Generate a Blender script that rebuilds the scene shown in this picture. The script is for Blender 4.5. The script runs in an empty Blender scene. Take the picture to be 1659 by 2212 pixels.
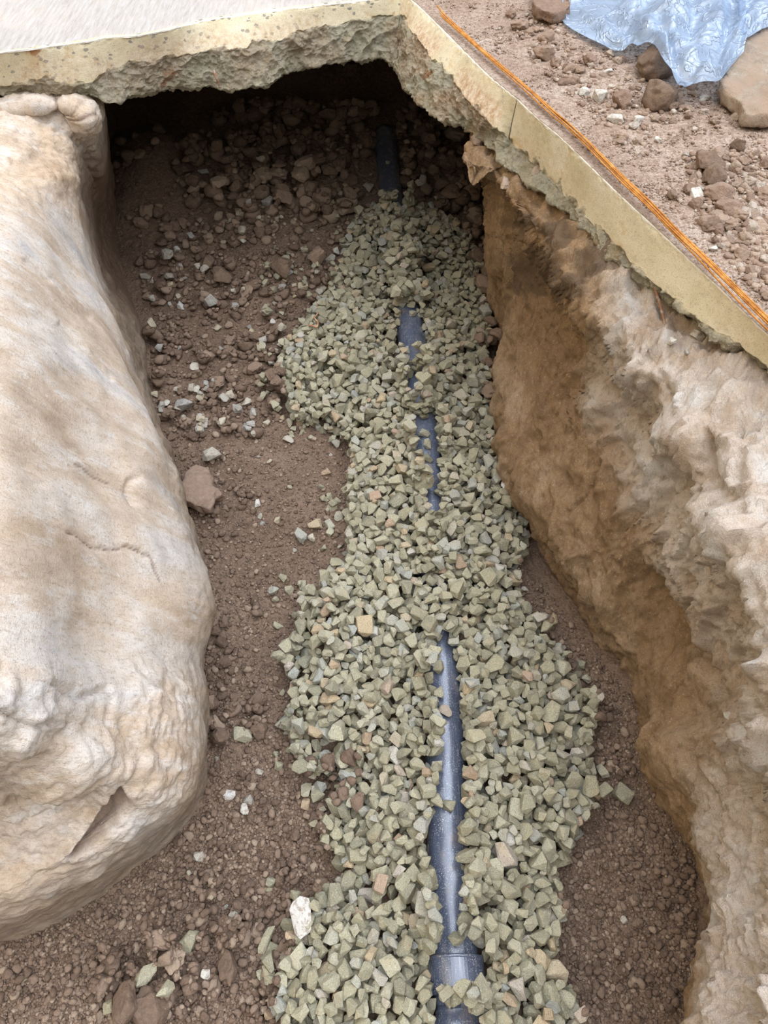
import bpy, bmesh, math, random
import numpy as np
from mathutils import Vector, Matrix

random.seed(7)
rng = np.random.default_rng(11)
SC = bpy.context.scene
COL = SC.collection

# ------------------------------------------------------------------ camera
CAM_H = 2.09
PITCH = math.radians(52.0)
F = 1662.0
cam_d = bpy.data.cameras.new('camera')
cam = bpy.data.objects.new('camera', cam_d)
COL.objects.link(cam)
cam.location = (0, 0, CAM_H)
cam.rotation_euler = (math.pi / 2 - PITCH, 0, 0)
cam_d.sensor_fit = 'VERTICAL'
cam_d.sensor_height = 36.0
cam_d.lens = 36.0 * F / 2212.0
cam_d.clip_start = 0.02
SC.camera = cam

# ------------------------------------------------------------------ world and exposure
SC.view_settings.view_transform = 'Standard'
SC.view_settings.look = 'None'
SC.view_settings.gamma = 1.0
SC.view_settings.use_curve_mapping = False
SC.view_settings.exposure = 0.05
W_ = bpy.data.worlds.new('open_shade_sky')
SC.world = W_
W_.use_nodes = True
wt = W_.node_tree
wt.nodes.clear()
w_out = wt.nodes.new('ShaderNodeOutputWorld')
w_bg = wt.nodes.new('ShaderNodeBackground')
w_tc = wt.nodes.new('ShaderNodeTexCoord')


def w_lobe(direction, width, colour, gain):
    """A soft bright patch of sky around one direction."""
    d = Vector(direction).normalized()
    dot = wt.nodes.new('ShaderNodeVectorMath'); dot.operation = 'DOT_PRODUCT'
    wt.links.new(w_tc.outputs['Generated'], dot.inputs[0])
    dot.inputs[1].default_value = d
    mr = wt.nodes.new('ShaderNodeMapRange')
    mr.interpolation_type = 'SMOOTHSTEP'
    mr.inputs['From Min'].default_value = math.cos(width)
    mr.inputs['From Max'].default_value = 1.0
    mr.inputs['To Max'].default_value = gain
    wt.links.new(dot.outputs['Value'], mr.inputs['Value'])
    m = wt.nodes.new('ShaderNodeVectorMath'); m.operation = 'SCALE'
    m.inputs[0].default_value = colour
    wt.links.new(mr.outputs['Result'], m.inputs['Scale'])
    return m.outputs['Vector']


base = wt.nodes.new('ShaderNodeRGB')
base.outputs[0].default_value = (0.12, 0.105, 0.085, 1)
lobes = [w_lobe((0.15, 0.10, 1.0), 1.2, (0.84, 0.95, 1.15), 2.35),      # blue sky overhead
         w_lobe((-1.0, 0.0, 0.75), 0.85, (1.0, 0.74, 0.38), 1.5),         # added warm fill from the unseen left, tints the right bank
         w_lobe((1.0, -0.25, 0.95), 0.9, (1.0, 0.96, 0.93), 1.15),            # added white fill from the right, brightens the left bank
         w_lobe((0.1, -0.75, 1.0), 0.75, (1.0, 0.93, 0.80), 1.3)]         # added fill from behind the viewer, lifts the slab faces
acc = base.outputs[0]
for l in lobes:
    a = wt.nodes.new('ShaderNodeVectorMath'); a.operation = 'ADD'
    wt.links.new(acc, a.inputs[0]); wt.links.new(l, a.inputs[1])
    acc = a.outputs['Vector']
wt.links.new(acc, w_bg.inputs['Color'])
w_bg.inputs['Strength'].default_value = 0.95
wt.links.new(w_bg.outputs[0], w_out.inputs['Surface'])

# a large soft sun lamp, added over the open shade, gives the shapes some direction
sun_d = bpy.data.lights.new('sun', 'SUN')
sun_d.energy = 0.8
sun_d.angle = math.radians(50)
sun_d.color = (1.0, 0.95, 0.88)
sun = bpy.data.objects.new('sun', sun_d)
COL.objects.link(sun)
sun.rotation_euler = Vector((-0.2, -0.1, -1.0)).to_track_quat('-Z', 'Y').to_euler()

# ------------------------------------------------------------------ geometry of the view: pixel <-> place
cp, sp = math.cos(PITCH), math.sin(PITCH)


def P(px, py, z):
    """Point at height z seen at photo pixel px, py."""
    u = (px - 829.5) / F
    v = (py - 1106.0) / F
    zd = (CAM_H - z) / (sp + v * cp)
    return (u * zd, (cp - v * sp) * zd, z)


def H(z):
    """Heights of the slab and of the ground above it: the slab top stands 1.12 m over the trench floor."""
    return CAM_H - .669 * (CAM_H - z)


def PH(px, py, z):
    return P(px, py, H(z))


def PL(px, py, z):
    return P(px, py, float(np.interp(z, [-.05, .15, .24, .36, .43, .46, .54, .63], [-.05, .24, .38, .52, .76, .96, 1.05, 1.12])))


def PR_(px, py, z):
    return P(px, py, float(np.interp(z, [-.05, .15, .30, .36, .42, .44, .54, .63], [-.05, .22, .44, .68, .80, .98, 1.05, 1.10])))


def proj(x, y, z):
    h = CAM_H - z
    zd = y * cp + h * sp
    v = (-y * sp + h * cp) / zd
    return 829.5 + F * x / zd, 1106.0 + F * v, zd


# ------------------------------------------------------------------ noise in numpy
_perm = rng.permutation(256)
_perm = np.concatenate([_perm, _perm, _perm])
_g = rng.normal(size=(256, 3))
_g /= np.linalg.norm(_g, axis=1)[:, None]


def pn(x, y, z):
    xi = np.floor(x).astype(int); yi = np.floor(y).astype(int); zi = np.floor(z).astype(int)
    xf, yf, zf = x - xi, y - yi, z - zi
    u = xf ** 3 * (xf * (xf * 6 - 15) + 10); v = yf ** 3 * (yf * (yf * 6 - 15) + 10); w = zf ** 3 * (zf * (zf * 6 - 15) + 10)
    xi &= 255; yi &= 255; zi &= 255

    def gr(a, b, c):
        h = _perm[_perm[_perm[(xi + a) & 255] + ((yi + b) & 255)] + ((zi + c) & 255)] & 255
        g = _g[h]
        return g[..., 0] * (xf - a) + g[..., 1] * (yf - b) + g[..., 2] * (zf - c)
    l = lambda a, b, t: a + (b - a) * t
    return l(l(l(gr(0, 0, 0), gr(1, 0, 0), u), l(gr(0, 1, 0), gr(1, 1, 0), u), v),
             l(l(gr(0, 0, 1), gr(1, 0, 1), u), l(gr(0, 1, 1), gr(1, 1, 1), u), v), w) * 1.5


def fbm(Q, size, octv=4, gain=0.5, off=0.0):
    """Fractal noise; size is the wavelength in metres."""
    s = 1.0 / size
    r = 0; a = 1.0
    for i in range(octv):
        r = r + a * pn(Q[..., 0] * s + off + 31.7 * i, Q[..., 1] * s + 7.3 * i, Q[..., 2] * s - off)
        a *= gain; s *= 2.03
    return r


def ridged(Q, size, octv=4, off=0.0):
    s = 1.0 / size
    r = 0; a = 1.0
    for i in range(octv):
        n = 1 - np.abs(pn(Q[..., 0] * s + off + 17.7 * i, Q[..., 1] * s + 3.3 * i, Q[..., 2] * s + off)) * 2
        r = r + a * n * n
        a *= 0.5; s *= 2.1
    return r


def sst(a, b, x):
    t = np.clip((x - a) / (b - a), 0, 1)
    return t * t * (3 - 2 * t)


# ------------------------------------------------------------------ mesh helpers
def make_mesh(name, V, Fc, mat, smooth=True, tint=None, parent=None):
    """V (n,3), Fc a (m,k) array of equal faces or a list of faces."""
    me = bpy.data.meshes.new(name)
    V = np.asarray(V, dtype=np.float32)
    if isinstance(Fc, np.ndarray):
        m, k = Fc.shape
        me.vertices.add(len(V)); me.vertices.foreach_set('co', V.ravel())
        me.loops.add(m * k); me.loops.foreach_set('vertex_index', Fc.astype(np.int32).ravel())
        me.polygons.add(m)
        me.polygons.foreach_set('loop_start', np.arange(0, m * k, k, dtype=np.int32))
        me.polygons.foreach_set('loop_total', np.full(m, k, dtype=np.int32))
        me.update(calc_edges=True)
    else:
        me.from_pydata([tuple(v) for v in V], [], Fc)
        me.update()
    me.polygons.foreach_set('use_smooth', np.full(len(me.polygons), smooth))
    if tint is not None:
        at = me.attributes.new('tint', 'FLOAT', 'POINT')
        at.data.foreach_set('value', np.asarray(tint, dtype=np.float32))
    me.materials.append(mat)
    ob = bpy.data.objects.new(name, me)
    ob.color = (0, 0, 0, 1)
    COL.objects.link(ob)
    if parent:
        ob.parent = parent
    return ob


def grid_faces(n, m, flip=False):
    i = np.arange(n - 1)[:, None] * m + np.arange(m - 1)[None, :]
    q = np.stack([i, i + 1, i + m + 1, i + m], -1).reshape(-1, 4)
    return q[:, ::-1].copy() if flip else q


def cr(C, n, axis):
    """Catmull-Rom resample of a control grid along one axis to n points."""
    C = np.moveaxis(np.asarray(C, float), axis, 0)
    k = C.shape[0]
    t = np.linspace(0, k - 1, n)
    i = np.clip(np.floor(t).astype(int), 0, k - 2)
    f = (t - i)[:, None, None]
    g = lambda j: C[np.clip(j, 0, k - 1)]
    p0, p1, p2, p3 = g(i - 1), g(i), g(i + 1), g(i + 2)
    p0 = np.where((i == 0)[:, None, None], 2 * p1 - p2, p0)
    p3 = np.where((i == k - 2)[:, None, None], 2 * p2 - p1, p3)
    r = 0.5 * ((2 * p1) + (-p0 + p2) * f + (2 * p0 - 5 * p1 + 4 * p2 - p3) * f ** 2 + (-p0 + 3 * p1 - 3 * p2 + p3) * f ** 3)
    return np.moveaxis(r, 0, axis)


def spread(C, n, axis):
    """Even out the spacing along an axis after the spline."""
    C = np.moveaxis(C, axis, 0)
    d = np.linalg.norm(np.diff(C, axis=0), axis=-1).mean(axis=1)
    s = np.concatenate([[0], np.cumsum(d)])
    t = np.linspace(0, s[-1], n)
    out = np.empty((n,) + C.shape[1:])
    idx = np.clip(np.searchsorted(s, t, side='right') - 1, 0, len(s) - 2)
    f = ((t - s[idx]) / np.maximum(s[idx + 1] - s[idx], 1e-9))[:, None, None]
    out = C[idx] * (1 - f) + C[idx + 1] * f
    return np.moveaxis(out, 0, axis)


def loft(C, n, m):
    G = cr(C, C.shape[0] * 12, 0)
    G = cr(G, C.shape[1] * 12, 1)
    G = spread(G, n, 0)
    return spread(G, m, 1)


def gnormals(G):
    a = np.gradient(G, axis=0); b = np.gradient(G, axis=1)
    n = np.cross(b, a)
    return n / np.maximum(np.linalg.norm(n, axis=-1), 1e-9)[..., None]


def seg_dist(PX, PY, poly, closed=False):
    """Distance from points to a polyline in the same 2-D units."""
    d = np.full(PX.shape, 1e9)
    pts = list(poly) + ([poly[0]] if closed else [])
    for (x0, y0), (x1, y1) in zip(pts[:-1], pts[1:]):
        dx, dy = x1 - x0, y1 - y0
        t = np.clip(((PX - x0) * dx + (PY - y0) * dy) / (dx * dx + dy * dy + 1e-9), 0, 1)
        d = np.minimum(d, np.hypot(PX - x0 - t * dx, PY - y0 - t * dy))
    return d


def inside(PX, PY, poly):
    r = np.zeros(PX.shape, bool)
    n = len(poly)
    for i in range(n):
        x0, y0 = poly[i]; x1, y1 = poly[(i + 1) % n]
        c = (y0 > PY) != (y1 > PY)
        xx = (x1 - x0) * (PY - y0) / (y1 - y0 + 1e-12) + x0
        r ^= c & (PX < xx)
    return r


def signed(PX, PY, poly):
    d = seg_dist(PX, PY, poly, True)
    return np.where(inside(PX, PY, poly), d, -d)


def tag(o, label=None, cat=None, group=None, kind=None):
    if label: o['label'] = label
    if cat: o['category'] = cat
    if group: o['group'] = group
    if kind: o['kind'] = kind
    return o


def empty(name, loc):
    o = bpy.data.objects.new(name, None)
    o.empty_display_size = 0.1
    COL.objects.link(o)
    o.location = loc
    return o


# ------------------------------------------------------------------ material helper
class NT:
    def __init__(s, name):
        s.m = bpy.data.materials.new(name); s.m.use_nodes = True
        s.t = s.m.node_tree; s.b = s.t.nodes['Principled BSDF']
        s.b.inputs['Specular IOR Level'].default_value = 0.25
        s.co = s.t.nodes.new('ShaderNodeTexCoord').outputs['Object']
        s.hs = []

    def n(s, typ, **kw):
        nd = s.t.nodes.new(typ)
        for k, v in kw.items(): setattr(nd, k, v)
        return nd

    def put(s, sock, v):
        if hasattr(v, 'is_linked') or isinstance(v, bpy.types.NodeSocket): s.t.links.new(v, sock)
        else: sock.default_value = v

    def mapping(s, scale=(1, 1, 1), rot=(0, 0, 0), co=None):
        m = s.n('ShaderNodeMapping')
        s.put(m.inputs['Vector'], co or s.co)
        m.inputs['Scale'].default_value = scale; m.inputs['Rotation'].default_value = rot
        return m.outputs[0]

    def noise(s, scale, detail=4, rough=0.55, co=None, dist=0.0):
        n = s.n('ShaderNodeTexNoise')
        s.put(n.inputs['Vector'], co or s.co)
        n.inputs['Scale'].default_value = scale; n.inputs['Detail'].default_value = detail
        n.inputs['Roughness'].default_value = rough; n.inputs['Distortion'].default_value = dist
        return n.outputs['Fac']

    def voro(s, scale, feature='F1', co=None, out='Distance', rnd=1.0):
        n = s.n('ShaderNodeTexVoronoi', feature=feature)
        s.put(n.inputs['Vector'], co or s.co)
        n.inputs['Scale'].default_value = scale
        n.inputs['Randomness'].default_value = rnd
        return n.outputs[out]

    def ramp(s, v, stops):
        r = s.n('ShaderNodeValToRGB')
        s.put(r.inputs[0], v)
        el = r.color_ramp.elements
        while len(el) < len(stops): el.new(0.5)
        for e, (p, c) in zip(el, stops):
            e.position = p
            e.color = (c, c, c, 1) if isinstance(c, (int, float)) else (*c, 1)
        return r.outputs[0]

    def mix(s, f, a, b, mode='MIX'):
        m = s.n('ShaderNodeMix', data_type='RGBA', blend_type=mode)
        s.put(m.inputs[0], f)
        for i, v in ((6, a), (7, b)):
            s.put(m.inputs[i], (*v, 1) if isinstance(v, tuple) and len(v) == 3 else v)
        return m.outputs[2]

    def math(s, op, a, b=0.0, clamp=False):
        m = s.n('ShaderNodeMath', operation=op, use_clamp=clamp)
        s.put(m.inputs[0], a); s.put(m.inputs[1], b)
        return m.outputs[0]

    def attr(s, name):
        return s.n('ShaderNodeAttribute', attribute_name=name).outputs['Fac']

    def bump(s, h, dist, strength=1.0):
        b = s.n('ShaderNodeBump')
        b.inputs['Strength'].default_value = strength; b.inputs['Distance'].default_value = dist
        s.put(b.inputs['Height'], h)
        if s.hs: s.t.links.new(s.hs[-1], b.inputs['Normal'])
        s.hs.append(b.outputs[0])
        s.t.links.new(b.outputs[0], s.b.inputs['Normal'])

    def done(s, colour, rough=0.95):
        s.put(s.b.inputs['Base Color'], colour if not isinstance(colour, tuple) else (*colour, 1))
        s.put(s.b.inputs['Roughness'], rough)
        return s.m


def own_tint(k):
    oc = k.n('ShaderNodeSeparateColor'); k.put(oc.inputs[0], k.n('ShaderNodeObjectInfo').outputs['Color'])
    return k.math('FRACT', k.math('ADD', k.attr('tint'), oc.outputs[0]))


# ---- earth of the trench floor
k = NT('brown_soil')
c = k.ramp(k.noise(3.0, 5, 0.6), [(0.3, (0.145, 0.099, 0.070)), (0.52, (0.225, 0.157, 0.114)), (0.72, (0.33, 0.24, 0.178))])
c = k.mix(k.ramp(k.noise(55, 4, 0.7), [(0.42, 0.0), (0.7, 0.6)]), c, (0.36, 0.25, 0.175))
c = k.mix(k.ramp(k.voro(210), [(0.08, 1.0), (0.16, 0.0)]), c, k.ramp(k.noise(90, 2), [(0.55, (0.26, 0.18, 0.12)), (0.68, (0.55, 0.5, 0.42))]))
c = k.mix(k.ramp(k.noise(130, 4, 0.8), [(0.38, 0.65), (0.48, 0.0)]), c, (0.11, 0.07, 0.05))
k.bump(k.noise(28, 6, 0.7), 0.018)
k.bump(k.voro(95), 0.006, 0.8)
k.bump(k.noise(260, 3, 0.7), 0.003, 0.8)
M_SOIL = k.done(c, 0.97)

# ---- loose clods and crumbs
k = NT('soil_clod')
rnd = own_tint(k)
c = k.ramp(rnd, [(0.0, (0.135, 0.092, 0.067)), (0.45, (0.21, 0.147, 0.108)), (0.8, (0.29, 0.21, 0.156)), (1.0, (0.44, 0.345, 0.26))])
c = k.mix(k.ramp(k.noise(70, 5, 0.7), [(0.4, 0.0), (0.75, 0.55)]), c, (0.38, 0.27, 0.195))
k.bump(k.noise(60, 6, 0.7), 0.008)
k.bump(k.noise(330, 3, 0.7), 0.002)
M_CLOD = k.done(c, 0.97)

k = NT('dry_soil_clod')
rnd = own_tint(k)
c = k.ramp(rnd, [(0.0, (0.27, 0.18, 0.135)), (0.5, (0.39, 0.28, 0.21)), (0.85, (0.50, 0.385, 0.30)), (1.0, (0.66, 0.60, 0.53))])
c = k.mix(k.ramp(k.noise(70, 5, 0.7), [(0.4, 0.0), (0.75, 0.5)]), c, (0.50, 0.39, 0.31))
k.bump(k.noise(60, 6, 0.7), 0.008)
k.bump(k.noise(330, 3, 0.7), 0.002)
M_DRYCLOD = k.done(c, 0.97)

# ---- gravel
k = NT('green_grey_gravel')
rnd = own_tint(k)
c = k.ramp(rnd, [(0.0, (0.25, 0.24, 0.17)), (0.35, (0.36, 0.335, 0.225)), (0.7, (0.45, 0.425, 0.31)), (0.86, (0.37, 0.38, 0.345)),
                 (0.955, (0.50, 0.39, 0.24)), (0.98, (0.42, 0.29, 0.20)), (1.0, (0.52, 0.51, 0.46))])
off = k.n('ShaderNodeVectorMath', operation='ADD')
k.put(off.inputs[0], k.co)
sc_ = k.n('ShaderNodeVectorMath', operation='SCALE'); sc_.inputs[0].default_value = (9.1, 5.3, 7.7); k.put(sc_.inputs['Scale'], rnd)
k.put(off.inputs[1], sc_.outputs[0])
OC = off.outputs[0]
c = k.mix(k.ramp(k.noise(420, 3, 0.75, OC), [(0.36, 0.85), (0.47, 0.0)]), c, (0.16, 0.155, 0.12))
c = k.mix(k.ramp(k.noise(350, 3, 0.75, OC, 0.5), [(0.55, 0.0), (0.68, 0.75)]), c, (0.60, 0.585, 0.50))
c = k.mix(k.ramp(k.noise(38, 3, 0.6, OC), [(0.5, 0.0), (0.72, 0.5)]), c, (0.42, 0.34, 0.22))
k.bump(k.noise(120, 5, 0.65, OC), 0.004)
k.bump(k.noise(600, 2, 0.6, OC), 0.0009)
M_GRAVEL = k.done(c, 0.85)

# ---- pale stones and lumps of old concrete
k = NT('pale_stone')
rnd = own_tint(k)
c = k.ramp(rnd, [(0.0, (0.52, 0.48, 0.40)), (0.4, (0.42, 0.42, 0.40)), (0.7, (0.52, 0.45, 0.31)), (1.0, (0.66, 0.655, 0.63))])
c = k.mix(k.ramp(k.noise(90, 5, 0.7), [(0.5, 0.0), (0.62, 0.7)]), c, (0.30, 0.21, 0.15))
k.bump(k.noise(120, 5, 0.7), 0.005)
M_PALE = k.done(c, 0.9)

# ---- left clay bank: smooth pale scraped clay
k = NT('pale_scraped_clay')


def dotp(k, v):
    d = k.n('ShaderNodeVectorMath', operation='DOT_PRODUCT'); k.put(d.inputs[0], k.co); d.inputs[1].default_value = v
    return d.outputs['Value']


cx_ = k.n('ShaderNodeCombineXYZ')
k.put(cx_.inputs[0], dotp(k, (1.5, 0, 0))); k.put(cx_.inputs[1], dotp(k, (0, 2.8, 1.1))); k.put(cx_.inputs[2], dotp(k, (0, -.3, .75)))
ms = cx_.outputs[0]
c = k.ramp(k.noise(2.2, 6, 0.6, ms, 0.6), [(0.32, (0.50, 0.38, 0.275)), (0.46, (0.66, 0.545, 0.435)), (0.58, (0.76, 0.69, 0.62)), (0.70, (0.60, 0.575, 0.56))])
c = k.mix(k.ramp(k.noise(4.2, 5, 0.62), [(0.52, 0.0), (0.66, 0.6)]), c, (0.68, 0.52, 0.37))
c = k.mix(k.ramp(k.noise(9.0, 6, 0.7, ms), [(0.53, 0.0), (0.70, 0.7)]), c, (0.80, 0.78, 0.75))
c = k.mix(k.ramp(k.noise(2.6, 3, 0.5, ms), [(0.60, 0.0), (0.72, 0.6)]), c, (0.46, 0.46, 0.47))
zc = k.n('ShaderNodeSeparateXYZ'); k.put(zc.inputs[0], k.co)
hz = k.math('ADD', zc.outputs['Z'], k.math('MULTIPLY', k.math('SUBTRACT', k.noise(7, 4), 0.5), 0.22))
c = k.mix(k.ramp(hz, [(0.24, 0.85), (0.46, 0.0)]), c, k.ramp(k.noise(14, 4), [(0.35, (0.20, 0.145, 0.10)), (0.7, (0.33, 0.25, 0.175))]))  # brown foot of the bank, with its side-face shade also put into the colour
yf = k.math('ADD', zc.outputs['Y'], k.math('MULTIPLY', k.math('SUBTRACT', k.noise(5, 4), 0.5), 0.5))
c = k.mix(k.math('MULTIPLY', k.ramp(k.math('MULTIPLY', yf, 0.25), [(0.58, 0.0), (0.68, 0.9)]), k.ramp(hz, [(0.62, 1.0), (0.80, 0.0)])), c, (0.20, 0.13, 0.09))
c = k.mix(k.ramp(k.noise(300, 3, 0.7), [(0.6, 0.0), (0.75, 0.5)]), c, (0.85, 0.82, 0.77))
c = k.mix(k.attr('rough_patch'), c, k.ramp(k.noise(30, 5, 0.7), [(0.35, (0.40, 0.27, 0.17)), (0.6, (0.64, 0.50, 0.36))]))
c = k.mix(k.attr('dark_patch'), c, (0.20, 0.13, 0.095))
c = k.mix(k.ramp(k.noise(45, 6, 0.75, ms), [(0.36, 0.55), (0.47, 0.0)]), c, (0.42, 0.31, 0.22))
c = k.mix(k.ramp(k.noise(170, 4, 0.8), [(0.36, 0.5), (0.45, 0.0)]), c, (0.36, 0.27, 0.20))
k.bump(k.noise(18, 6, 0.65, ms), 0.006, 0.8)
k.bump(k.noise(60, 5, 0.75), 0.004, 0.8)
k.bump(k.noise(150, 5, 0.8), 0.0028, 0.9)
M_LEFT = k.done(c, 0.93)

# ---- right clay bank: ochre brown below, dusty pale on top
k = NT('ochre_clay')
ms = k.mapping((2.2, 1.0, 0.7), (0, 0, math.radians(-15)))
c = k.ramp(k.noise(4.0, 6, 0.65, ms, 0.4), [(0.3, (0.31, 0.19, 0.095)), (0.5, (0.46, 0.30, 0.165)), (0.7, (0.62, 0.455, 0.30))])
c = k.mix(k.ramp(k.noise(11, 5, 0.7), [(0.5, 0.0), (0.7, 0.7)]), c, (0.36, 0.24, 0.15))
c = k.mix(k.attr('dust'), c, k.ramp(k.noise(8, 5, 0.65), [(0.33, (0.66, 0.51, 0.39)), (0.5, (0.84, 0.73, 0.63)), (0.66, (0.92, 0.89, 0.85))]))
c = k.mix(k.ramp(k.noise(160, 4, 0.75), [(0.56, 0.0), (0.72, 0.6)]), c, (0.84, 0.77, 0.69))
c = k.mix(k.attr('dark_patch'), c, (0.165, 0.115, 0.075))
c = k.mix(k.math('MULTIPLY', k.ramp(k.noise(38, 6, 0.78, ms), [(0.37, 0.6), (0.48, 0.0)]), k.math('SUBTRACT', 1.0, k.math('MULTIPLY', k.attr('dust'), 0.5))), c, (0.27, 0.17, 0.095))
k.bump(k.noise(24, 6, 0.65, ms), 0.010, 0.9)
k.bump(k.noise(70, 6, 0.75), 0.010, 1.0)
k.bump(k.noise(220, 4, 0.8), 0.0035, 1.0)
M_RIGHT = k.done(c, 0.95)

# ---- earth deep under the slab: moist, and coloured darker for the hollow's shade
k = NT('moist_shaded_earth')
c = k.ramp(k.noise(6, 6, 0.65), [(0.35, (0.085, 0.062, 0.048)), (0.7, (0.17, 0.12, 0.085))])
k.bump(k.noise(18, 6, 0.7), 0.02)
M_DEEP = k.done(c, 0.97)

# ---- concrete
k = NT('pale_yellow_concrete')
k.co = k.mapping((1.5, 1.5, 1.5))
ms = k.mapping((1, 1, 1.6))
c = k.ramp(k.noise(5, 5, 0.6), [(0.3, (0.60, 0.52, 0.34)), (0.55, (0.72, 0.65, 0.47)), (0.75, (0.80, 0.75, 0.61))])
smooth_f = k.math('SUBTRACT', 1.0, k.attr('broken'), True)
dn = k.n('ShaderNodeTexNoise'); k.put(dn.inputs['Vector'], k.co); dn.inputs['Scale'].default_value = 55
da = k.n('ShaderNodeVectorMath', operation='MULTIPLY_ADD'); k.put(da.inputs[0], dn.outputs['Color']); da.inputs[1].default_value = (.022, .022, .022); k.put(da.inputs[2], ms)
v = k.voro(30, co=da.outputs[0])
vc = k.voro(30, co=da.outputs[0], out='Color')
keep = k.ramp(vc, [(0.50, 0.0), (0.54, 1.0)])
agg = k.math('MULTIPLY', k.ramp(v, [(0.30, 1.0), (0.37, 0.0)]), k.math('MULTIPLY', keep, k.math('MULTIPLY', smooth_f, k.attr('cut_face'))))
c = k.mix(agg, c, k.ramp(vc, [(0.3, (0.17, 0.17, 0.18)), (0.8, (0.34, 0.31, 0.26))]))
c = k.mix(k.ramp(k.noise(210, 3, 0.7), [(0.36, 0.7), (0.44, 0.0)]), c, (0.33, 0.30, 0.23))
c = k.mix(k.ramp(k.noise(7, 5, 0.7), [(0.58, 0.0), (0.68, 0.75)]), c, (0.58, 0.40, 0.20))
c = k.mix(k.math('MULTIPLY', k.attr('broken'), k.ramp(k.noise(9, 6, 0.7), [(0.42, 0.0), (0.6, 0.8)])), c, (0.62, 0.60, 0.48))
c = k.mix(k.math('MULTIPLY', k.attr('broken'), k.ramp(k.noise(60, 5, 0.8), [(0.40, 0.75), (0.5, 0.0)])), c, (0.46, 0.41, 0.28))
c = k.mix(k.attr('rust'), c, (0.36, 0.17, 0.07))
c = k.mix(k.attr('chip'), c, (0.86, 0.84, 0.79))
c = k.mix(k.attr('clay_smear'), c, k.ramp(k.noise(40, 6, 0.8), [(0.4, (0.47, 0.30, 0.17)), (0.6, (0.76, 0.66, 0.52))]))
bh = k.math('MULTIPLY', k.noise(45, 7, 0.75), k.math('ADD', k.math('MULTIPLY', k.attr('broken'), 0.95), 0.06))
k.bump(bh, 0.03, 1.0)
k.bump(k.noise(250, 3, 0.7), 0.002, 0.6)
M_CONC = k.done(c, 0.9)

k = NT('white_brushed_screed')
k.co = k.mapping((1.5, 1.5, 1.5))
ms = k.mapping((10, 1.2, 1), (0, 0, math.radians(50)))
c = k.ramp(k.noise(6, 5, 0.7, ms), [(0.3, (0.42, 0.375, 0.34)), (0.5, (0.52, 0.495, 0.47)), (0.7, (0.60, 0.59, 0.585))])
c = k.mix(k.ramp(k.noise(2.5, 4), [(0.45, 0.0), (0.7, 0.6)]), c, (0.70, 0.62, 0.55))
c = k.mix(k.ramp(k.noise(75, 3, 0.6), [(0.27, 0.8), (0.32, 0.0)]), c, (0.30, 0.27, 0.26))
k.bump(k.noise(22, 5, 0.7, ms), 0.004)
M_TOP = k.done(c, 0.85)

# ---- dusty ground on top of the right slab
k = NT('dusty_surface_soil')
k.co = k.mapping((1.5, 1.5, 1.5))
c = k.ramp(k.noise(4.0, 6, 0.65), [(0.32, (0.46, 0.33, 0.25)), (0.52, (0.62, 0.48, 0.39)), (0.68, (0.74, 0.63, 0.54))])
c = k.mix(k.ramp(k.noise(60, 5, 0.75), [(0.42, 0.75), (0.56, 0.0)]), c, (0.31, 0.21, 0.155))
c = k.mix(k.ramp(k.noise(190, 4, 0.75), [(0.56, 0.0), (0.68, 0.75)]), c, (0.78, 0.70, 0.62))
k.bump(k.noise(30, 6, 0.7), 0.012)
k.bump(k.voro(120), 0.006, 0.8)
k.bump(k.noise(300, 3, 0.7), 0.003, 0.9)
M_DUST = k.done(c, 0.97)

# ---- plastics and metal
k = NT('grey_blue_pipe_plastic')
c = k.ramp(k.noise(9, 4), [(0.4, (0.085, 0.098, 0.14)), (0.7, (0.12, 0.135, 0.175))])
c = k.mix(k.math('MULTIPLY', k.ramp(k.noise(330, 3, 0.7), [(0.56, 0.0), (0.62, 1.0)]), k.ramp(k.noise(22, 4), [(0.38, 0.15), (0.58, 1.0)])), c, (0.58, 0.53, 0.48))
c = k.mix(k.ramp(k.noise(14, 3, 0.6), [(0.6, 0.0), (0.7, 0.45)]), c, (0.36, 0.24, 0.17))
ms = k.mapping((60, 1.5, 60))
c = k.mix(k.ramp(k.noise(5, 3, 0.6, ms), [(0.60, 0.0), (0.72, 0.55)]), c, (0.42, 0.40, 0.38))
k.bump(k.noise(400, 2), 0.0004)
k.b.inputs['Specular IOR Level'].default_value = 0.85
M_PIPE = k.done(c, k.ramp(k.noise(25, 4), [(0.35, 0.16), (0.7, 0.34)]))
k.b.inputs['Coat Weight'].default_value = 0.8
k.b.inputs['Coat IOR'].default_value = 1.75
k.b.inputs['Coat Roughness'].default_value = 0.30
k.b.inputs['Coat Tint'].default_value = (0.75, 0.85, 1.0, 1)

k = NT('orange_wire')
c = k.ramp(k.noise(30, 4, 0.7), [(0.35, (0.34, 0.13, 0.03)), (0.55, (0.54, 0.25, 0.06)), (0.75, (0.66, 0.40, 0.15))])
c = k.mix(k.ramp(k.noise(150, 3), [(0.3, 0.7), (0.42, 0.0)]), c, (0.25, 0.08, 0.015))
k.bump(k.noise(200, 3), 0.0015)
M_WIRE = k.done(c, 0.7)

k = NT('rusty_steel')
c = k.ramp(k.noise(80, 4), [(0.4, (0.24, 0.12, 0.065)), (0.65, (0.42, 0.36, 0.30))])
k.bump(k.noise(200, 3), 0.002)
M_ROD = k.done(c, 0.75)

k = NT('dry_root')
M_ROOT = k.done(k.ramp(k.noise(60, 3), [(0.4, (0.42, 0.20, 0.11)), (0.6, (0.62, 0.38, 0.24))]), 0.85)

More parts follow.
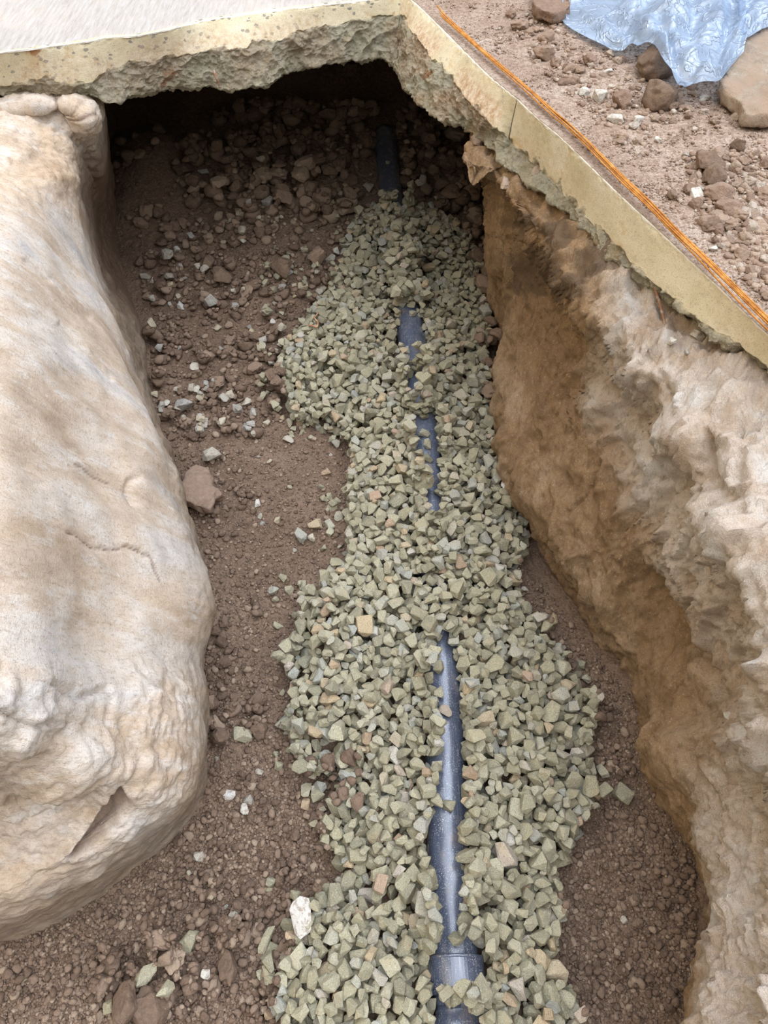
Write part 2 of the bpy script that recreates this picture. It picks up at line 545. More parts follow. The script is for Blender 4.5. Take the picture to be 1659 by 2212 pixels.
k = NT('milky_plastic_film')
k.b.inputs['Transmission Weight'].default_value = 0.0
tr = k.n('ShaderNodeBsdfTransparent'); tr.inputs[0].default_value = (0.90, 0.95, 1.0, 1)
tl = k.n('ShaderNodeBsdfTranslucent'); tl.inputs[0].default_value = (0.70, 0.82, 0.97, 1)
gl = k.n('ShaderNodeBsdfGlossy'); gl.inputs['Roughness'].default_value = 0.16
gl.inputs['Color'].default_value = (0.95, 0.98, 1, 1)
k.b.inputs['Base Color'].default_value = (0.60, 0.74, 0.93, 1)
k.b.inputs['Roughness'].default_value = 0.3
k.b.inputs['Specular IOR Level'].default_value = 0.7
wv = k.n('ShaderNodeTexNoise'); k.put(wv.inputs['Vector'], k.co); wv.inputs['Scale'].default_value = 6
ad = k.n('ShaderNodeVectorMath', operation='MULTIPLY_ADD'); k.put(ad.inputs[0], wv.outputs['Color']); ad.inputs[1].default_value = (.16, .16, .16); k.put(ad.inputs[2], k.co)
k.bump(k.ramp(k.noise(8, 3, 0.5, dist=1.8), [(0.47, 0.0), (0.5, 1.0), (0.53, 0.0)]), 0.006, 0.7)
k.bump(k.ramp(k.noise(19, 3, 0.5, dist=1.5), [(0.48, 0.0), (0.5, 1.0), (0.52, 0.0)]), 0.002, 0.5)
k.bump(k.ramp(k.voro(19, 'DISTANCE_TO_EDGE', co=ad.outputs[0]), [(0.0, 1.0), (0.10, 0.0)]), 0.0012, 0.5)
crease = k.ramp(k.noise(8, 3, 0.5, dist=1.8), [(0.47, 1.0), (0.5, 0.0), (0.53, 1.0)])
k.t.links.new(k.hs[-1], gl.inputs['Normal'])
m1 = k.n('ShaderNodeMixShader'); m1.inputs[0].default_value = 0.45
k.t.links.new(k.b.outputs[0], m1.inputs[1]); k.t.links.new(tl.outputs[0], m1.inputs[2])
m2 = k.n('ShaderNodeMixShader'); m2.inputs[0].default_value = 0.14
k.t.links.new(m1.outputs[0], m2.inputs[1]); k.t.links.new(gl.outputs[0], m2.inputs[2])
m3 = k.n('ShaderNodeMixShader')
k.put(m3.inputs[0], k.math('MULTIPLY', crease, k.ramp(k.noise(5, 4, 0.6), [(0.38, 0.18), (0.62, 0.62)])))
k.t.links.new(m2.outputs[0], m3.inputs[1]); k.t.links.new(tr.outputs[0], m3.inputs[2])
k.t.links.new(m3.outputs[0], k.t.nodes['Material Output'].inputs['Surface'])
M_FILM = k.m


def set_attr(me, name, vals):
    at = me.attributes.new(name, 'FLOAT', 'POINT')
    at.data.foreach_set('value', np.clip(np.asarray(vals, dtype=np.float32).ravel(), 0, 1))


# ================================================================== STRUCTURE
# ---- left bank: columns run from under the slab (far) to the near corner, rows from the foot to behind the top
w = lambda x, y, z: (x, y, z)
LB = [  # foot, belly, shoulder, upper, top, beyond
    [w(-1.42, 5.0, -.05), w(-1.45, 5.0, .25), w(-1.48, 5.0, .6), w(-1.52, 5.0, .9), w(-1.7, 5.1, 1.0), w(-2.2, 5.2, 1.02)],
    [w(-1.34, 3.9, -.05), w(-1.36, 3.9, .25), w(-1.34, 3.8, .6), w(-1.36, 3.7, .88), w(-1.6, 3.8, .99), w(-2.2, 3.9, 1.02)],
    [P(268, 520, -.04), P(246, 440, .25), P(222, 285, .75), P(205, 222, .93), P(120, 196, .97), P(-120, 216, .98)],
    [P(285, 600, -.04), P(225, 500, .25), P(181, 372, .62), P(160, 300, .85), P(90, 222, .95), P(-200, 235, .98)],
    [P(300, 655, -.04), P(230, 590, .25), P(186, 490, .55), P(145, 400, .78), P(0, 330, .93), P(-300, 320, 1.03)],
    [PL(318, 750, -.04), PL(255, 680, .17), PL(214, 610, .36), PL(150, 560, .42), PL(0, 480, .48), PL(-300, 470, .56)],
    [PL(332, 860, -.04), PL(292, 800, .17), PL(262, 765, .36), PL(160, 720, .43), PL(0, 660, .50), PL(-320, 640, .60)],
    [PL(352, 950, -.04), PL(330, 915, .18), PL(292, 880, .36), PL(180, 860, .43), PL(0, 820, .51), PL(-320, 800, .62)],
    [PL(385, 1040, -.04), PL(368, 1010, .18), PL(318, 985, .36), PL(190, 980, .43), PL(0, 960, .51), PL(-320, 950, .62)],
    [PL(432, 1170, -.04), PL(415, 1140, .18), PL(338, 1110, .36), PL(205, 1110, .43), PL(0, 1090, .51), PL(-320, 1090, .62)],
    [PL(462, 1310, -.04), PL(450, 1290, .18), PL(352, 1260, .35), PL(205, 1260, .42), PL(0, 1240, .50), PL(-320, 1240, .60)],
    [PL(432, 1430, -.04), PL(422, 1420, .18), PL(340, 1410, .35), PL(190, 1410, .42), PL(0, 1390, .49), PL(-320, 1390, .58)],
    [PL(442, 1600, -.04), PL(436, 1590, .16), PL(372, 1570, .33), PL(210, 1560, .41), PL(0, 1540, .47), PL(-320, 1530, .54)],
    [PL(440, 1730, -.04), PL(430, 1710, .16), PL(362, 1690, .32), PL(210, 1680, .39), PL(0, 1650, .44), PL(-320, 1640, .50)],
    [PL(372, 1830, -.04), PL(352, 1800, .14), PL(290, 1770, .29), PL(170, 1750, .35), PL(0, 1720, .40), PL(-320, 1700, .46)],
    [PL(240, 1935, -.04), PL(225, 1905, .13), PL(190, 1860, .26), PL(100, 1820, .31), PL(-20, 1790, .35), PL(-340, 1770, .40)],
    [PL(110, 2005, -.04), PL(100, 1975, .13), PL(80, 1925, .24), PL(10, 1885, .28), PL(-90, 1850, .31), PL(-360, 1830, .34)],
    [PL(-60, 2040, -.04), PL(-60, 2015, .13), PL(-60, 1965, .23), PL(-100, 1920, .27), PL(-180, 1890, .29), PL(-400, 1870, .31)],
    [PL(-420, 2080, -.04), PL(-420, 2050, .13), PL(-410, 2010, .22), PL(-430, 1960, .26), PL(-480, 1930, .28), PL(-560, 1900, .30)],
]
G = loft(np.array(LB), 900, 260)
N = gnormals(G)
N *= np.sign((N * (np.array([0.3, -0.3, 2.0]) - G)).sum(-1).mean())
PX, PY, ZD = proj(G[..., 0], G[..., 1], G[..., 2])
warp = np.stack([fbm(G, .3, 2, off=4), fbm(G, .3, 2, off=9), fbm(G, .3, 2, off=14)], -1) * 0.06
Gs = G + warp * .7
Gr = np.stack([Gs[..., 0] * 1.5, (Gs[..., 1] * .93 + Gs[..., 2] * .37) * 3.0, (Gs[..., 2] * .93 - Gs[..., 1] * .37) * .8], -1)
rough = sst(1380, 1560, PY + 120 * fbm(G, .3, 2, off=2)) * sst(0.2, 0.5, G[..., 2])
rough = np.maximum(rough, sst(520, 330, PY) * sst(240, 200, PX) * .9)
rough_side = sst(.48, .26, G[..., 2])
D = 0.024 * fbm(G, .42, 3, off=1) + 0.008 * fbm(Gr, .30, 3, off=3) + 0.0025 * fbm(Gr, .09, 3, off=6)
D += (0.08 + rough) * (0.012 * fbm(G, .14, 5, .62, off=5) - .010 * np.clip(ridged(G, .17, 3, off=6) - 1.1, 0, 1)) + rough * 0.008 * fbm(G, .03, 3, off=8)
D += rough_side * 0.006 * fbm(G, .05, 4, off=12)
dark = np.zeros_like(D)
for poly, wd, dp in [([(150, 1150), (185, 1160), (215, 1180), (255, 1187), (275, 1180), (300, 1190)], 3.5, .010),
                     ([(300, 1190), (325, 1215), (350, 1260)], 3, .006),
                     ([(290, 1035), (288, 1060), (300, 1085)], 7, .012),
                     ([(170, 1000), (245, 1037)], 3, .004),
                     ([(0, 285), (40, 300), (100, 325), (140, 335)], 4, .010),
                     ([(105, 198), (130, 235), (165, 258), (200, 246)], 3, .010),
                     ([(130, 700), (180, 760), (240, 815)], 5, .006),
                     ([(60, 560), (120, 620), (190, 690)], 5, .005),
                     ([(20, 1750), (60, 1780), (110, 1770)], 7, .014),
                     ([(0, 1540), (60, 1570), (120, 1560)], 6, .010),
                     ([(100, 1480), (170, 1510), (220, 1490)], 6, .010)]:
    d = seg_dist(PX + 5 * fbm(G, .05, 3, off=21), PY + 5 * fbm(G, .05, 2, off=25), poly)
    g = np.exp(-(d / wd) ** 2)
    D -= dp * (.5 if wd < 5 else 1.2) * g
    if wd < 4: dark = np.maximum(dark, .85 * np.exp(-(d / 1.9) ** 2))  # thin cracks also coloured dark, painting the shade inside them
# the deep diagonal notch near the corner: sharp upper lip, dark soil floor
NOTCH = [(240, 1712), (262, 1700), (290, 1740), (280, 1775), (200, 1850), (150, 1872), (138, 1862), (175, 1815)]
nd_in = signed(PX, PY, NOTCH)
lipd = seg_dist(PX, PY, [(240, 1712), (175, 1815), (138, 1862)])
notch = sst(0, 6, nd_in) * sst(75, 15, lipd)
D -= 0.035 * notch
D += 0.010 * np.exp(-(lipd / 16) ** 2) * (nd_in < 0)
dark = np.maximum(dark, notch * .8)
for (cx, cy, rx, ry, h) in [(95, 1700, 60, 35, .018), (40, 1780, 60, 30, .015), (160, 1640, 45, 35, .015), (60, 1610, 50, 30, .012), (250, 1640, 50, 40, .012),
                            (110, 1550, 60, 30, .012), (220, 1500, 60, 50, .01), (300, 1480, 40, 60, .012), (110, 385, 45, 32, .02), (60, 240, 60, 30, .012), (150, 240, 30, 25, .012)]:
    D += h * np.exp(-(((PX - cx) / rx) ** 2 + ((PY - cy) / ry) ** 2) ** 1.6)
D *= sst(-.04, .05, G[..., 2])
G2 = G + N * D[..., None]
rp = np.exp(-(((PX - 110) / 55) ** 2 + ((PY - 385) / 40) ** 2)) + rough * .55 * sst(-.1, .4, fbm(G, .15, 3, off=30)) * (PY > 1300)
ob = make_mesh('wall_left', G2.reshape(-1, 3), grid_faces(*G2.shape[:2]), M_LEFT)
set_attr(ob.data, 'rough_patch', rp)
set_attr(ob.data, 'dark_patch', dark)
tag(ob, 'smooth pale scraped clay bank along the left of the trench', kind='structure')
LEFT_G = G2

# ---- right bank
RB = [
    [w(.66, 5.0, -.05), w(.66, 5.0, .25), w(.66, 5.0, .6), w(.7, 5.0, .9), w(.95, 5.0, 1.0), w(1.5, 5.0, 1.05)],
    [w(.60, 3.9, -.05), w(.60, 3.9, .25), w(.58, 3.8, .55), w(.56, 3.6, .84), w(.8, 3.6, .97), w(1.5, 3.9, 1.05)],
    [w(.54, 3.3, -.05), P(1058, 440, .25), P(1044, 360, .62), P(1040, 318, .88), P(1075, 300, .95), w(1.4, 3.2, 1.05)],
    [P(1062, 560, -.05), P(1060, 520, .25), P(1050, 432, .52), P(1070, 385, .78), P(1125, 352, .96), w(1.5, 2.9, 1.05)],
    [P(1060, 660, -.05), P(1060, 620, .2), P(1068, 555, .45), P(1110, 475, .72), P(1175, 402, .975), w(1.6, 2.6, 1.06)],
    [PR_(1082, 770, -.05), PR_(1085, 730, .15), PR_(1112, 665, .28), PR_(1170, 570, .36), PR_(1245, 468, .44), w(1.7, 3.0, 1.10)],
    [PR_(1064, 910, -.05), PR_(1076, 870, .15), PR_(1130, 790, .28), PR_(1230, 680, .36), PR_(1325, 555, .45), w(1.8, 2.8, 1.10)],
    [PR_(1078, 1010, -.05), PR_(1092, 970, .15), PR_(1165, 890, .28), PR_(1290, 780, .37), PR_(1410, 620, .46), w(1.9, 2.6, 1.10)],
    [PR_(1132, 1120, -.05), PR_(1140, 1090, .15), PR_(1220, 1010, .29), PR_(1370, 900, .38), PR_(1505, 705, .48), w(2.0, 2.4, 1.10)],
    [PR_(1192, 1240, -.05), PR_(1206, 1215, .15), PR_(1290, 1130, .30), PR_(1440, 1030, .39), PR_(1640, 790, .515), w(2.1, 2.2, 1.10)],
    [PR_(1262, 1350, -.05), PR_(1282, 1320, .14), PR_(1372, 1215, .31), PR_(1500, 1150, .40), PR_(1740, 960, .53), w(2.2, 1.9, 1.10)],
    [PR_(1340, 1460, -.05), PR_(1362, 1430, .14), PR_(1462, 1300, .32), PR_(1570, 1270, .41), PR_(1800, 1130, .54), w(2.2, 1.6, 1.10)],
    [PR_(1368, 1580, -.05), PR_(1385, 1550, .14), PR_(1500, 1440, .32), PR_(1600, 1410, .38), PR_(1860, 1330, .54), w(2.2, 1.3, 1.10)],
    [PR_(1375, 1680, -.05), PR_(1402, 1650, .14), PR_(1480, 1590, .29), PR_(1600, 1550, .352), PR_(1900, 1480, .54), w(2.2, 1.0, 1.10)],
    [PR_(1432, 1770, -.05), PR_(1445, 1740, .14), PR_(1492, 1700, .27), PR_(1600, 1680, .335), PR_(1920, 1620, .45), w(2.2, .8, 1.10)],
    [PR_(1500, 1850, -.05), PR_(1505, 1835, .14), PR_(1520, 1820, .28), PR_(1610, 1800, .328), PR_(1960, 1780, .42), w(2.2, .55, 1.10)],
    [PR_(1528, 1960, -.05), PR_(1526, 1945, .14), PR_(1540, 1940, .29), PR_(1620, 1940, .325), PR_(1960, 1950, .40), w(2.2, .3, 1.10)],
    [PR_(1525, 2090, -.05), PR_(1518, 2080, .14), PR_(1530, 2080, .30), PR_(1615, 2090, .325), PR_(1960, 2140, .40), w(2.2, .05, 1.10)],
    [PR_(1500, 2200, -.05), PR_(1492, 2200, .14), PR_(1515, 2210, .30), PR_(1610, 2230, .325), PR_(1960, 2300, .40), w(2.2, -.2, 1.10)],
    [PR_(1500, 2460, -.05), PR_(1492, 2460, .14), PR_(1510, 2480, .30), PR_(1600, 2500, .325), PR_(1960, 2560, .40), w(2.2, -.6, 1.10)],
]
G = loft(np.array(RB), 900, 260)
N = gnormals(G)
N *= np.sign((N * (np.array([-0.3, 1.5, 2.0]) - G)).sum(-1).mean())
PX, PY, ZD = proj(G[..., 0], G[..., 1], G[..., 2])
Gw = G + np.stack([fbm(G, .25, 2, off=44), fbm(G, .25, 2, off=49), fbm(G, .25, 2, off=54)], -1) * 0.05
Gv = np.stack([Gw[..., 0] * 1.6, Gw[..., 1] * 1.6, Gw[..., 2] * .55], -1)
up = sst(.40, .66, G[..., 2] + .06 * fbm(G, .3, 3, off=61))
D = 0.036 * fbm(G, .34, 3, off=41) + 0.026 * (ridged(Gv, .20, 4, off=45) - 1) * (.5 + .5 * up) + .015 * fbm(Gv, .08, 4, off=47)
D += .010 * fbm(G, .03, 3, off=49) * (.35 + .65 * up)
D -= .016 * up * np.clip(ridged(G, .11, 3, off=77) - 1.15, 0, 1)
D += sst(1550, 1700, PY) * sst(.25, .5, G[..., 2]) * (.016 * (ridged(G, .09, 4, off=79) - 1) + .006 * fbm(G, .02, 3, off=78))
for poly, wd, dp in [([(1228, 860), (1235, 905), (1240, 950), (1232, 985)], 4, .016),
                     ([(1298, 1000), (1272, 1040), (1262, 1070), (1225, 1110)], 4, .016),
                     ([(1180, 700), (1200, 760), (1190, 830)], 4, .010),
                     ([(1110, 430), (1150, 470), (1160, 520)], 5, .010),
                     ([(1285, 790), (1262, 845)], 6, .016), ([(1330, 820), (1345, 860)], 9, .02),
                     ([(1528, 950), (1522, 1000), (1530, 1040)], 11, .05),
                     ([(1420, 1030), (1500, 1045)], 7, .015),
                     ([(1515, 1290), (1490, 1310)], 7, .02), ([(1330, 1210), (1345, 1235)], 5, .012),
                     ([(1490, 1380), (1520, 1440), (1545, 1500)], 10, .03)]:
    d = seg_dist(PX + 6 * fbm(G, .02, 2, off=21), PY + 6 * fbm(G, .02, 2, off=25), poly)
    D -= dp * np.exp(-(d / wd) ** 2)
# a lump of clay, and the yellow bulge low in the bank
for (cx, cy, rx, ry, h) in [(1440, 960, 75, 60, .035), (1430, 1610, 60, 80, .03), (1300, 860, 45, 60, .02), (1180, 990, 40, 90, .02),
                            (1560, 1130, 70, 50, .03), (1600, 1600, 50, 70, .03), (1590, 1000, 50, 60, .02)]:
    D += h * np.exp(-(((PX - cx) / rx) ** 2 + ((PY - cy) / ry) ** 2) ** 1.5)
# the scoop
D -= .03 * np.exp(-(((PX - 1400) / 90) ** 2 + ((PY - 1340) / 120) ** 2) ** 1.5) * (G[..., 2] < .52)
D *= sst(-.05, .04, G[..., 2])
G2 = G + N * D[..., None]
dust = sst(.46, .74, G[..., 2] + .07 * fbm(G, .22, 4, off=63)) * sst(1180, 1330, PX + .35 * (PY - 800))
dust = np.maximum(dust, .9 * sst(.33, .50, G[..., 2] + .05 * fbm(G, .2, 3, off=66)) * sst(1500, 1850, PY + 130 * fbm(G, .3, 2, off=68)))
dust = np.maximum(dust, .95 * sst(1490, 1580, PX + 60 * fbm(G, .12, 3, off=73)) * sst(1480, 1720, PY))
dust = np.clip(dust - .35 * sst(1500, 1200, PX) * sst(600, 700, PY), 0, 1)
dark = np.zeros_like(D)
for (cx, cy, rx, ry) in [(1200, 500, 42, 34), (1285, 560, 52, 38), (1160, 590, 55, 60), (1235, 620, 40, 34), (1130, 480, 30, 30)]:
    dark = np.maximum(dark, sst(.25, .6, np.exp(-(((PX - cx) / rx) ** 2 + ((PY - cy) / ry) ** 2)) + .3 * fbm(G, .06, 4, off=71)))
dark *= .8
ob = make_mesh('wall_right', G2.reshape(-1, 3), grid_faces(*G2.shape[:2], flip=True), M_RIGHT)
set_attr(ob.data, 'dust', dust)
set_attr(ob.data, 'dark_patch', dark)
tag(ob, 'rough ochre clay bank with dusty top along the right of the trench', kind='structure')
RIGHT_G = G2

# ---- back of the hollow under the slab
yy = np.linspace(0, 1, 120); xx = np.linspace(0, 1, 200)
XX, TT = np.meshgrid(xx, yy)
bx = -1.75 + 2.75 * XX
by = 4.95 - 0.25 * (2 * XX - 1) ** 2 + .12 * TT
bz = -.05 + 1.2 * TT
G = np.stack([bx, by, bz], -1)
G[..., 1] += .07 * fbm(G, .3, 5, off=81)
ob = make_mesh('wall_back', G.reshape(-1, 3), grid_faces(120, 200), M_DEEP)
tag(ob, 'dark earth face deep under the concrete slab', kind='structure')

# ---- the two gravel outline and pipe shapes, as seen
GRAV = [(850, 470), (770, 480), (745, 540), (725, 620), (665, 700), (600, 775), (612, 830), (640, 900), (735, 935), (762, 1000), (752, 1120),
        (756, 1225), (700, 1260), (645, 1300), (650, 1370), (615, 1435), (645, 1500), (612, 1570), (650, 1650), (760, 1700), (698, 1790),
        (742, 1885), (665, 1960), (640, 2050), (606, 2160), (600, 2300), (1250, 2300), (1240, 2160), (1185, 2085), (1200, 1965), (1186, 1895),
        (1250, 1805), (1283, 1700), (1245, 1600), (1282, 1575), (1238, 1480), (1210, 1400), (1135, 1330), (1104, 1250), (1133, 1175),
        (1126, 1100), (1078, 1030), (1062, 950), (1060, 860), (1045, 800), (1050, 700), (1035, 590), (1010, 520), (940, 475)]
EXPOSED = [
    [(868, 672), (900, 668), (928, 735), (932, 800), (925, 815), (905, 800), (880, 795), (852, 765), (852, 725)],
    [(880, 815), (915, 830), (905, 880), (885, 870)],
    [(882, 905), (910, 915), (940, 890), (948, 1060), (936, 1075), (915, 1030), (895, 1010), (898, 960)],
    [(918, 1075), (948, 1080), (955, 1120), (930, 1130)],
    [(922, 1158), (938, 1160), (936, 1182), (926, 1180)],
    [(945, 1388), (962, 1380), (990, 1460), (988, 1520), (1000, 1590), (1000, 1670), (992, 1760), (985, 1850), (1000, 1890), (985, 1960),
     (985, 2010), (1000, 2045), (950, 2050), (945, 1980), (940, 1930), (935, 1880), (920, 1850), (922, 1790), (935, 1745), (950, 1660),
     (948, 1600), (940, 1500), (925, 1440)],
    [(935, 2050), (1045, 2052), (1050, 2140), (928, 2142)],
    [(938, 2160), (985, 2172), (1030, 2200), (1040, 2240), (930, 2240)],
    [(832, 290), (858, 340), (872, 390), (872, 468), (830, 440), (812, 360), (815, 300)],
]
PIPE_C = [P(1010, 2330, .055), P(990, 2160, .055), P(980, 2030, .055), P(964, 1700, .055), P(955, 1450, .058), P(922, 1000, .068), P(890, 740, .09), P(848, 450, .15),
          P(832, 300, .215), P(818, 220, .27)]
PR = .055
pc = cr(np.array(PIPE_C)[:, None, :], 160, 0)[:, 0, :]

# ---- trench floor as a height field
X0, X1, Y0, Y1, CS = -1.75, 1.35, -.45, 5.05, .005
gx = np.arange(X0, X1, CS); gy = np.arange(Y0, Y1, CS)
GX, GY = np.meshgrid(gx, gy)
Q = np.stack([GX, GY, GX * 0], -1)


def floor_base(GX, GY, Q):
    H = .016 * fbm(Q, .5, 3, off=91) + .008 * fbm(Q, .12, 4, off=93)
    H = H + .10 * sst(2.7, 3.3, GY) + .10 * sst(3.2, 3.8, GY) + .36 * sst(3.9, 4.9, GY)
    H = H + .10 * np.exp(-(((GX + .55) / .35) ** 2 + ((GY - 3.0) / .5) ** 2)) * sst(-1.4, -.9, GX)
    H = H + .14 * np.exp(-(((GX + 1.12) / .2) ** 2 + ((GY - 3.5) / .35) ** 2))          # clay heap against the left
    H = H + .035 * np.exp(-(((GX + .62) / .18) ** 2 + ((GY - 1.7) / .35) ** 2))
    H = H + .05 * sst(.42, .75, GX) * sst(1.5, .9, GY) + .04 * sst(.25, .5, GX) * sst(2.2, 2.8, GY)
    H = H + .04 * sst(-.35, -.9, GX) * sst(.9, .3, GY)
    return H


HF = floor_base(GX, GY, Q)
pxg, pyg, zdg = proj(GX, GY, HF)
sg = signed(pxg, pyg, GRAV) * zdg / F       # metres into the gravel bed
# pipe trough
dpipe = np.full(GX.shape, 9.0); zpipe = np.zeros(GX.shape)
for a, b in zip(pc[:-1:3], pc[3::3]):
    dx, dy = b[0] - a[0], b[1] - a[1]
    t = np.clip(((GX - a[0]) * dx + (GY - a[1]) * dy) / (dx * dx + dy * dy), 0, 1)
    d = np.hypot(GX - a[0] - t * dx, GY - a[1] - t * dy)
    m = d < dpipe
    dpipe = np.where(m, d, dpipe); zpipe = np.where(m, a[2] + t * (b[2] - a[2]), zpipe)
bed = .055 * sst(0, .13, sg)
HF = HF + bed
under = zpipe - .02
HF = np.where(dpipe < .12, HF * sst(.05, .12, dpipe) + np.minimum(HF, under) * (1 - sst(.05, .12, dpipe)), HF)
V = np.stack([GX, GY, HF + .004 * fbm(Q, .02, 3, off=97)], -1)
ob = make_mesh('floor', V.reshape(-1, 3), grid_faces(*GX.shape), M_SOIL)
tag(ob, 'brown soil floor of the trench', kind='structure')

# ---- slab pieces: rows = far on top, rim, cut line, lip, under-lip, ceiling back
def offs(p, d, dz=0.0):
    return (p[0] + d[0], p[1] + d[1], p[2] + dz)


def slab(name, cols, back, thick_z, depth, label, mat_attr, n=420, seed=0, rust=(), cutmode=1.0, smear=0.0, chip_w=.010, fan=False):
    """cols: list of (rim px, cut px, cut z, lip px, lip z)."""
    bx_, by_ = back
    C = []
    for ci, (r, cpt, cz, lp, lz) in enumerate(cols):
        if fan:
            f_ = min(ci / 4, 1.0)
            bx_, by_ = bl[0] * (1 - f_) + back[0] * f_, bl[1] * (1 - f_) + back[1] * f_
        R0 = PH(*r, .64); Cc = PH(*cpt, cz); L = PH(*lp, lz)
        C.append([offs(R0, (bx_ * .06, by_ * .06)), R0, Cc,
                  tuple(.5 * np.array(Cc) + .5 * np.array(L) + np.array((-bx_ * .0, -by_ * .0, 0))), L,
                  offs(L, (bx_ * .03, by_ * .03), -.015), offs(L, (bx_ * .14, by_ * .14), -.0), offs(L, (bx_ * .5, by_ * .5), .02),
                  offs(L, (bx_ * depth, by_ * depth), .03)])
    C = np.array(C)
    A = cr(C, n, 0)
    A = spread(A, n, 0)
    rows = []
    counts = [10, 46, 30, 30, 10, 16, 16, 10]
    lab = []
    for i in range(8):
        for j in range(counts[i]):
            f = j / counts[i]
            rows.append(A[:, i] * (1 - f) + A[:, i + 1] * f); lab.append(i + f)
    rows.append(A[:, 8]); lab.append(8.0)
    G = np.stack(rows, 1); lab = np.array(lab)[None, :] * np.ones((n, 1))
    N = gnormals(G)
    # smooth the normals across the sharp rows
    for _ in range(4):
        N[:, 1:-1] = (N[:, :-2] + N[:, 1:-1] + N[:, 2:]) / 3
    N /= np.linalg.norm(N, axis=-1)[..., None]
    ref = np.array([-.3, 1.5, 1.5])
    N *= np.sign((N[:, 12:100] * (ref - G[:, 12:100])).sum(-1).mean())
    GN = G / .669
    edge = lab + .22 * fbm(GN, .10, 4, off=seed + 3)
    broken = sst(1.93, 2.05, edge)
    facew = sst(.95, 1.05, lab)
    D = broken * (.016 * (ridged(GN, .12, 4, off=seed) - 1) + .017 * fbm(GN, .09, 4, off=seed + 1) + .005 * fbm(GN, .022, 3, off=seed + 2) + .007)
    D += (1 - broken) * facew * (.0025 * fbm(GN, .15, 4, off=seed + 5)) * cutmode
    rim = np.exp(-((lab - 1.02) / .10) ** 2)
    D -= rim * .007 * np.clip(fbm(GN, .035, 3, off=seed + 7) + .12, 0, 1)
    D *= .669 * sst(6.6, 5.5, lab)
    # a ragged outline: the lip height wanders too
    lipw = sst(2.6, 4.0, lab) * sst(7, 5.5, lab)
    G = G + N * D[..., None]
    G[..., 2] += lipw * (.008 * fbm(GN * np.array([1, 1, 0]), .09, 4, off=seed + 9))
    PX, PY, _ = proj(G[..., 0], G[..., 1], G[..., 2])
    ob = make_mesh(name, G.reshape(-1, 3), grid_faces(*G.shape[:2], flip=True), M_CONC)
    set_attr(ob.data, 'broken', broken)
    set_attr(ob.data, 'cut_face', np.full(broken.shape, mat_attr))
    rs = np.zeros(broken.shape)
    for (cx, cy, r) in rust:
        rs = np.maximum(rs, sst(.35, .55, np.exp(-((PX - cx) ** 2 + (PY - cy) ** 2) / r ** 2) + .35 * fbm(GN, .03, 3, off=seed + 11)))
    set_attr(ob.data, 'rust', rs * .9)
    chips = sst(.2, .5, np.exp(-((lab - .98) / (.13 if chip_w > .01 else .07)) ** 2) + .4 * fbm(GN, .04, 4, off=seed + 13) - .2)
    set_attr(ob.data, 'chip', chips * .85)
    cs = smear * sst(1.0, 1.7, lab) * sst(-.25, .35, fbm(GN, .25, 4, off=seed + 15)) * sst(5, 3, lab)
    set_attr(ob.data, 'clay_smear', cs)
    return tag(ob, label, kind='structure')


bl = (-.34, .94)
SL = [((-330, 172), (-330, 250), .50, (-330, 268), .44), ((-150, 140), (-150, 212), .50, (-150, 232), .44), ((0, 114), (0, 188), .49, (0, 206), .44), ((100, 101), (100, 180), .49, (100, 200), .435),
      ((180, 90), (185, 180), .48, (190, 207), .42), ((235, 80), (240, 160), .49, (238, 218), .40), ((300, 76), (305, 142), .51, (290, 210), .39),
      ((370, 62), (375, 124), .52, (350, 193), .385), ((450, 42), (455, 112), .53, (430, 189), .38), ((530, 30), (525, 106), .53, (520, 190), .375),
      ((600, 21), (598, 90), .53, (592, 176), .385), ((650, 16), (650, 74), .54, (625, 150), .395), ((720, 8), (715, 58), .55, (700, 141), .40),
      ((780, 2), (780, 45), .56, (770, 128), .40), ((835, -5), (830, 38), .56, (825, 127), .40), ((868, -11), (862, 36), .56, (856, 140), .395)]
slab('concrete_slab', SL, bl, .64, 2.5, 'pale concrete slab edge with white top across the far end of the trench', 1.0, n=620, seed=101,
     rust=((365, 160, 17), (352, 183, 9), (75, 112, 12)), smear=.55)
br = (.93, .37)
SA = [((862, -14), (858, 34), .56, (850, 138), .395), ((882, -4), (874, 45), .56, (868, 168), .395), ((905, 14), (888, 66), .56, (880, 196), .395),
      ((950, 58), (925, 118), .55, (905, 224), .40), ((1000, 108), (975, 172), .54, (945, 252), .40), ((1050, 158), (1028, 236), .52, (1000, 272), .405),
      ((1085, 188), (1070, 280), .50, (1032, 296), .41), ((1112, 210), (1096, 296), .48, (1068, 334), .415), ((1116, 213), (1100, 300), .47, (1072, 338), .415)]
slab('concrete_slab', SA, br, .64, 2.4, 'corner block of the slab edge with brown stained broken face', .35, n=300, seed=131, smear=.95, rust=((920, 160, 12),), fan=True)
SB = [((1117, 214), (1100, 300), .48, (1070, 338), .415), ((1160, 255), (1142, 345), .46, (1110, 372), .42), ((1205, 292), (1185, 385), .46, (1165, 412), .43),
      ((1250, 335), (1228, 430), .46, (1222, 456), .43), ((1300, 384), (1275, 478), .47, (1272, 505), .44), ((1350, 432), (1322, 528), .48, (1312, 556), .445),
      ((1400, 478), (1368, 572), .49, (1365, 602), .455), ((1450, 525), (1418, 615), .51, (1418, 636), .465), ((1500, 572), (1465, 655), .52, (1468, 674), .48),
      ((1550, 618), (1515, 700), .53, (1512, 712), .50), ((1600, 668), (1568, 735), .54, (1566, 748), .515), ((1659, 724), (1636, 776), .56, (1634, 785), .53),
      ((1780, 832), (1755, 885), .56, (1752, 894), .54), ((1900, 940), (1870, 990), .57, (1866, 1000), .55)]
slab('concrete_slab', SB, br, .64, 1.6, 'long sandy concrete slab edge under the orange wires, past the joint', .15, n=560, seed=151, smear=.25)

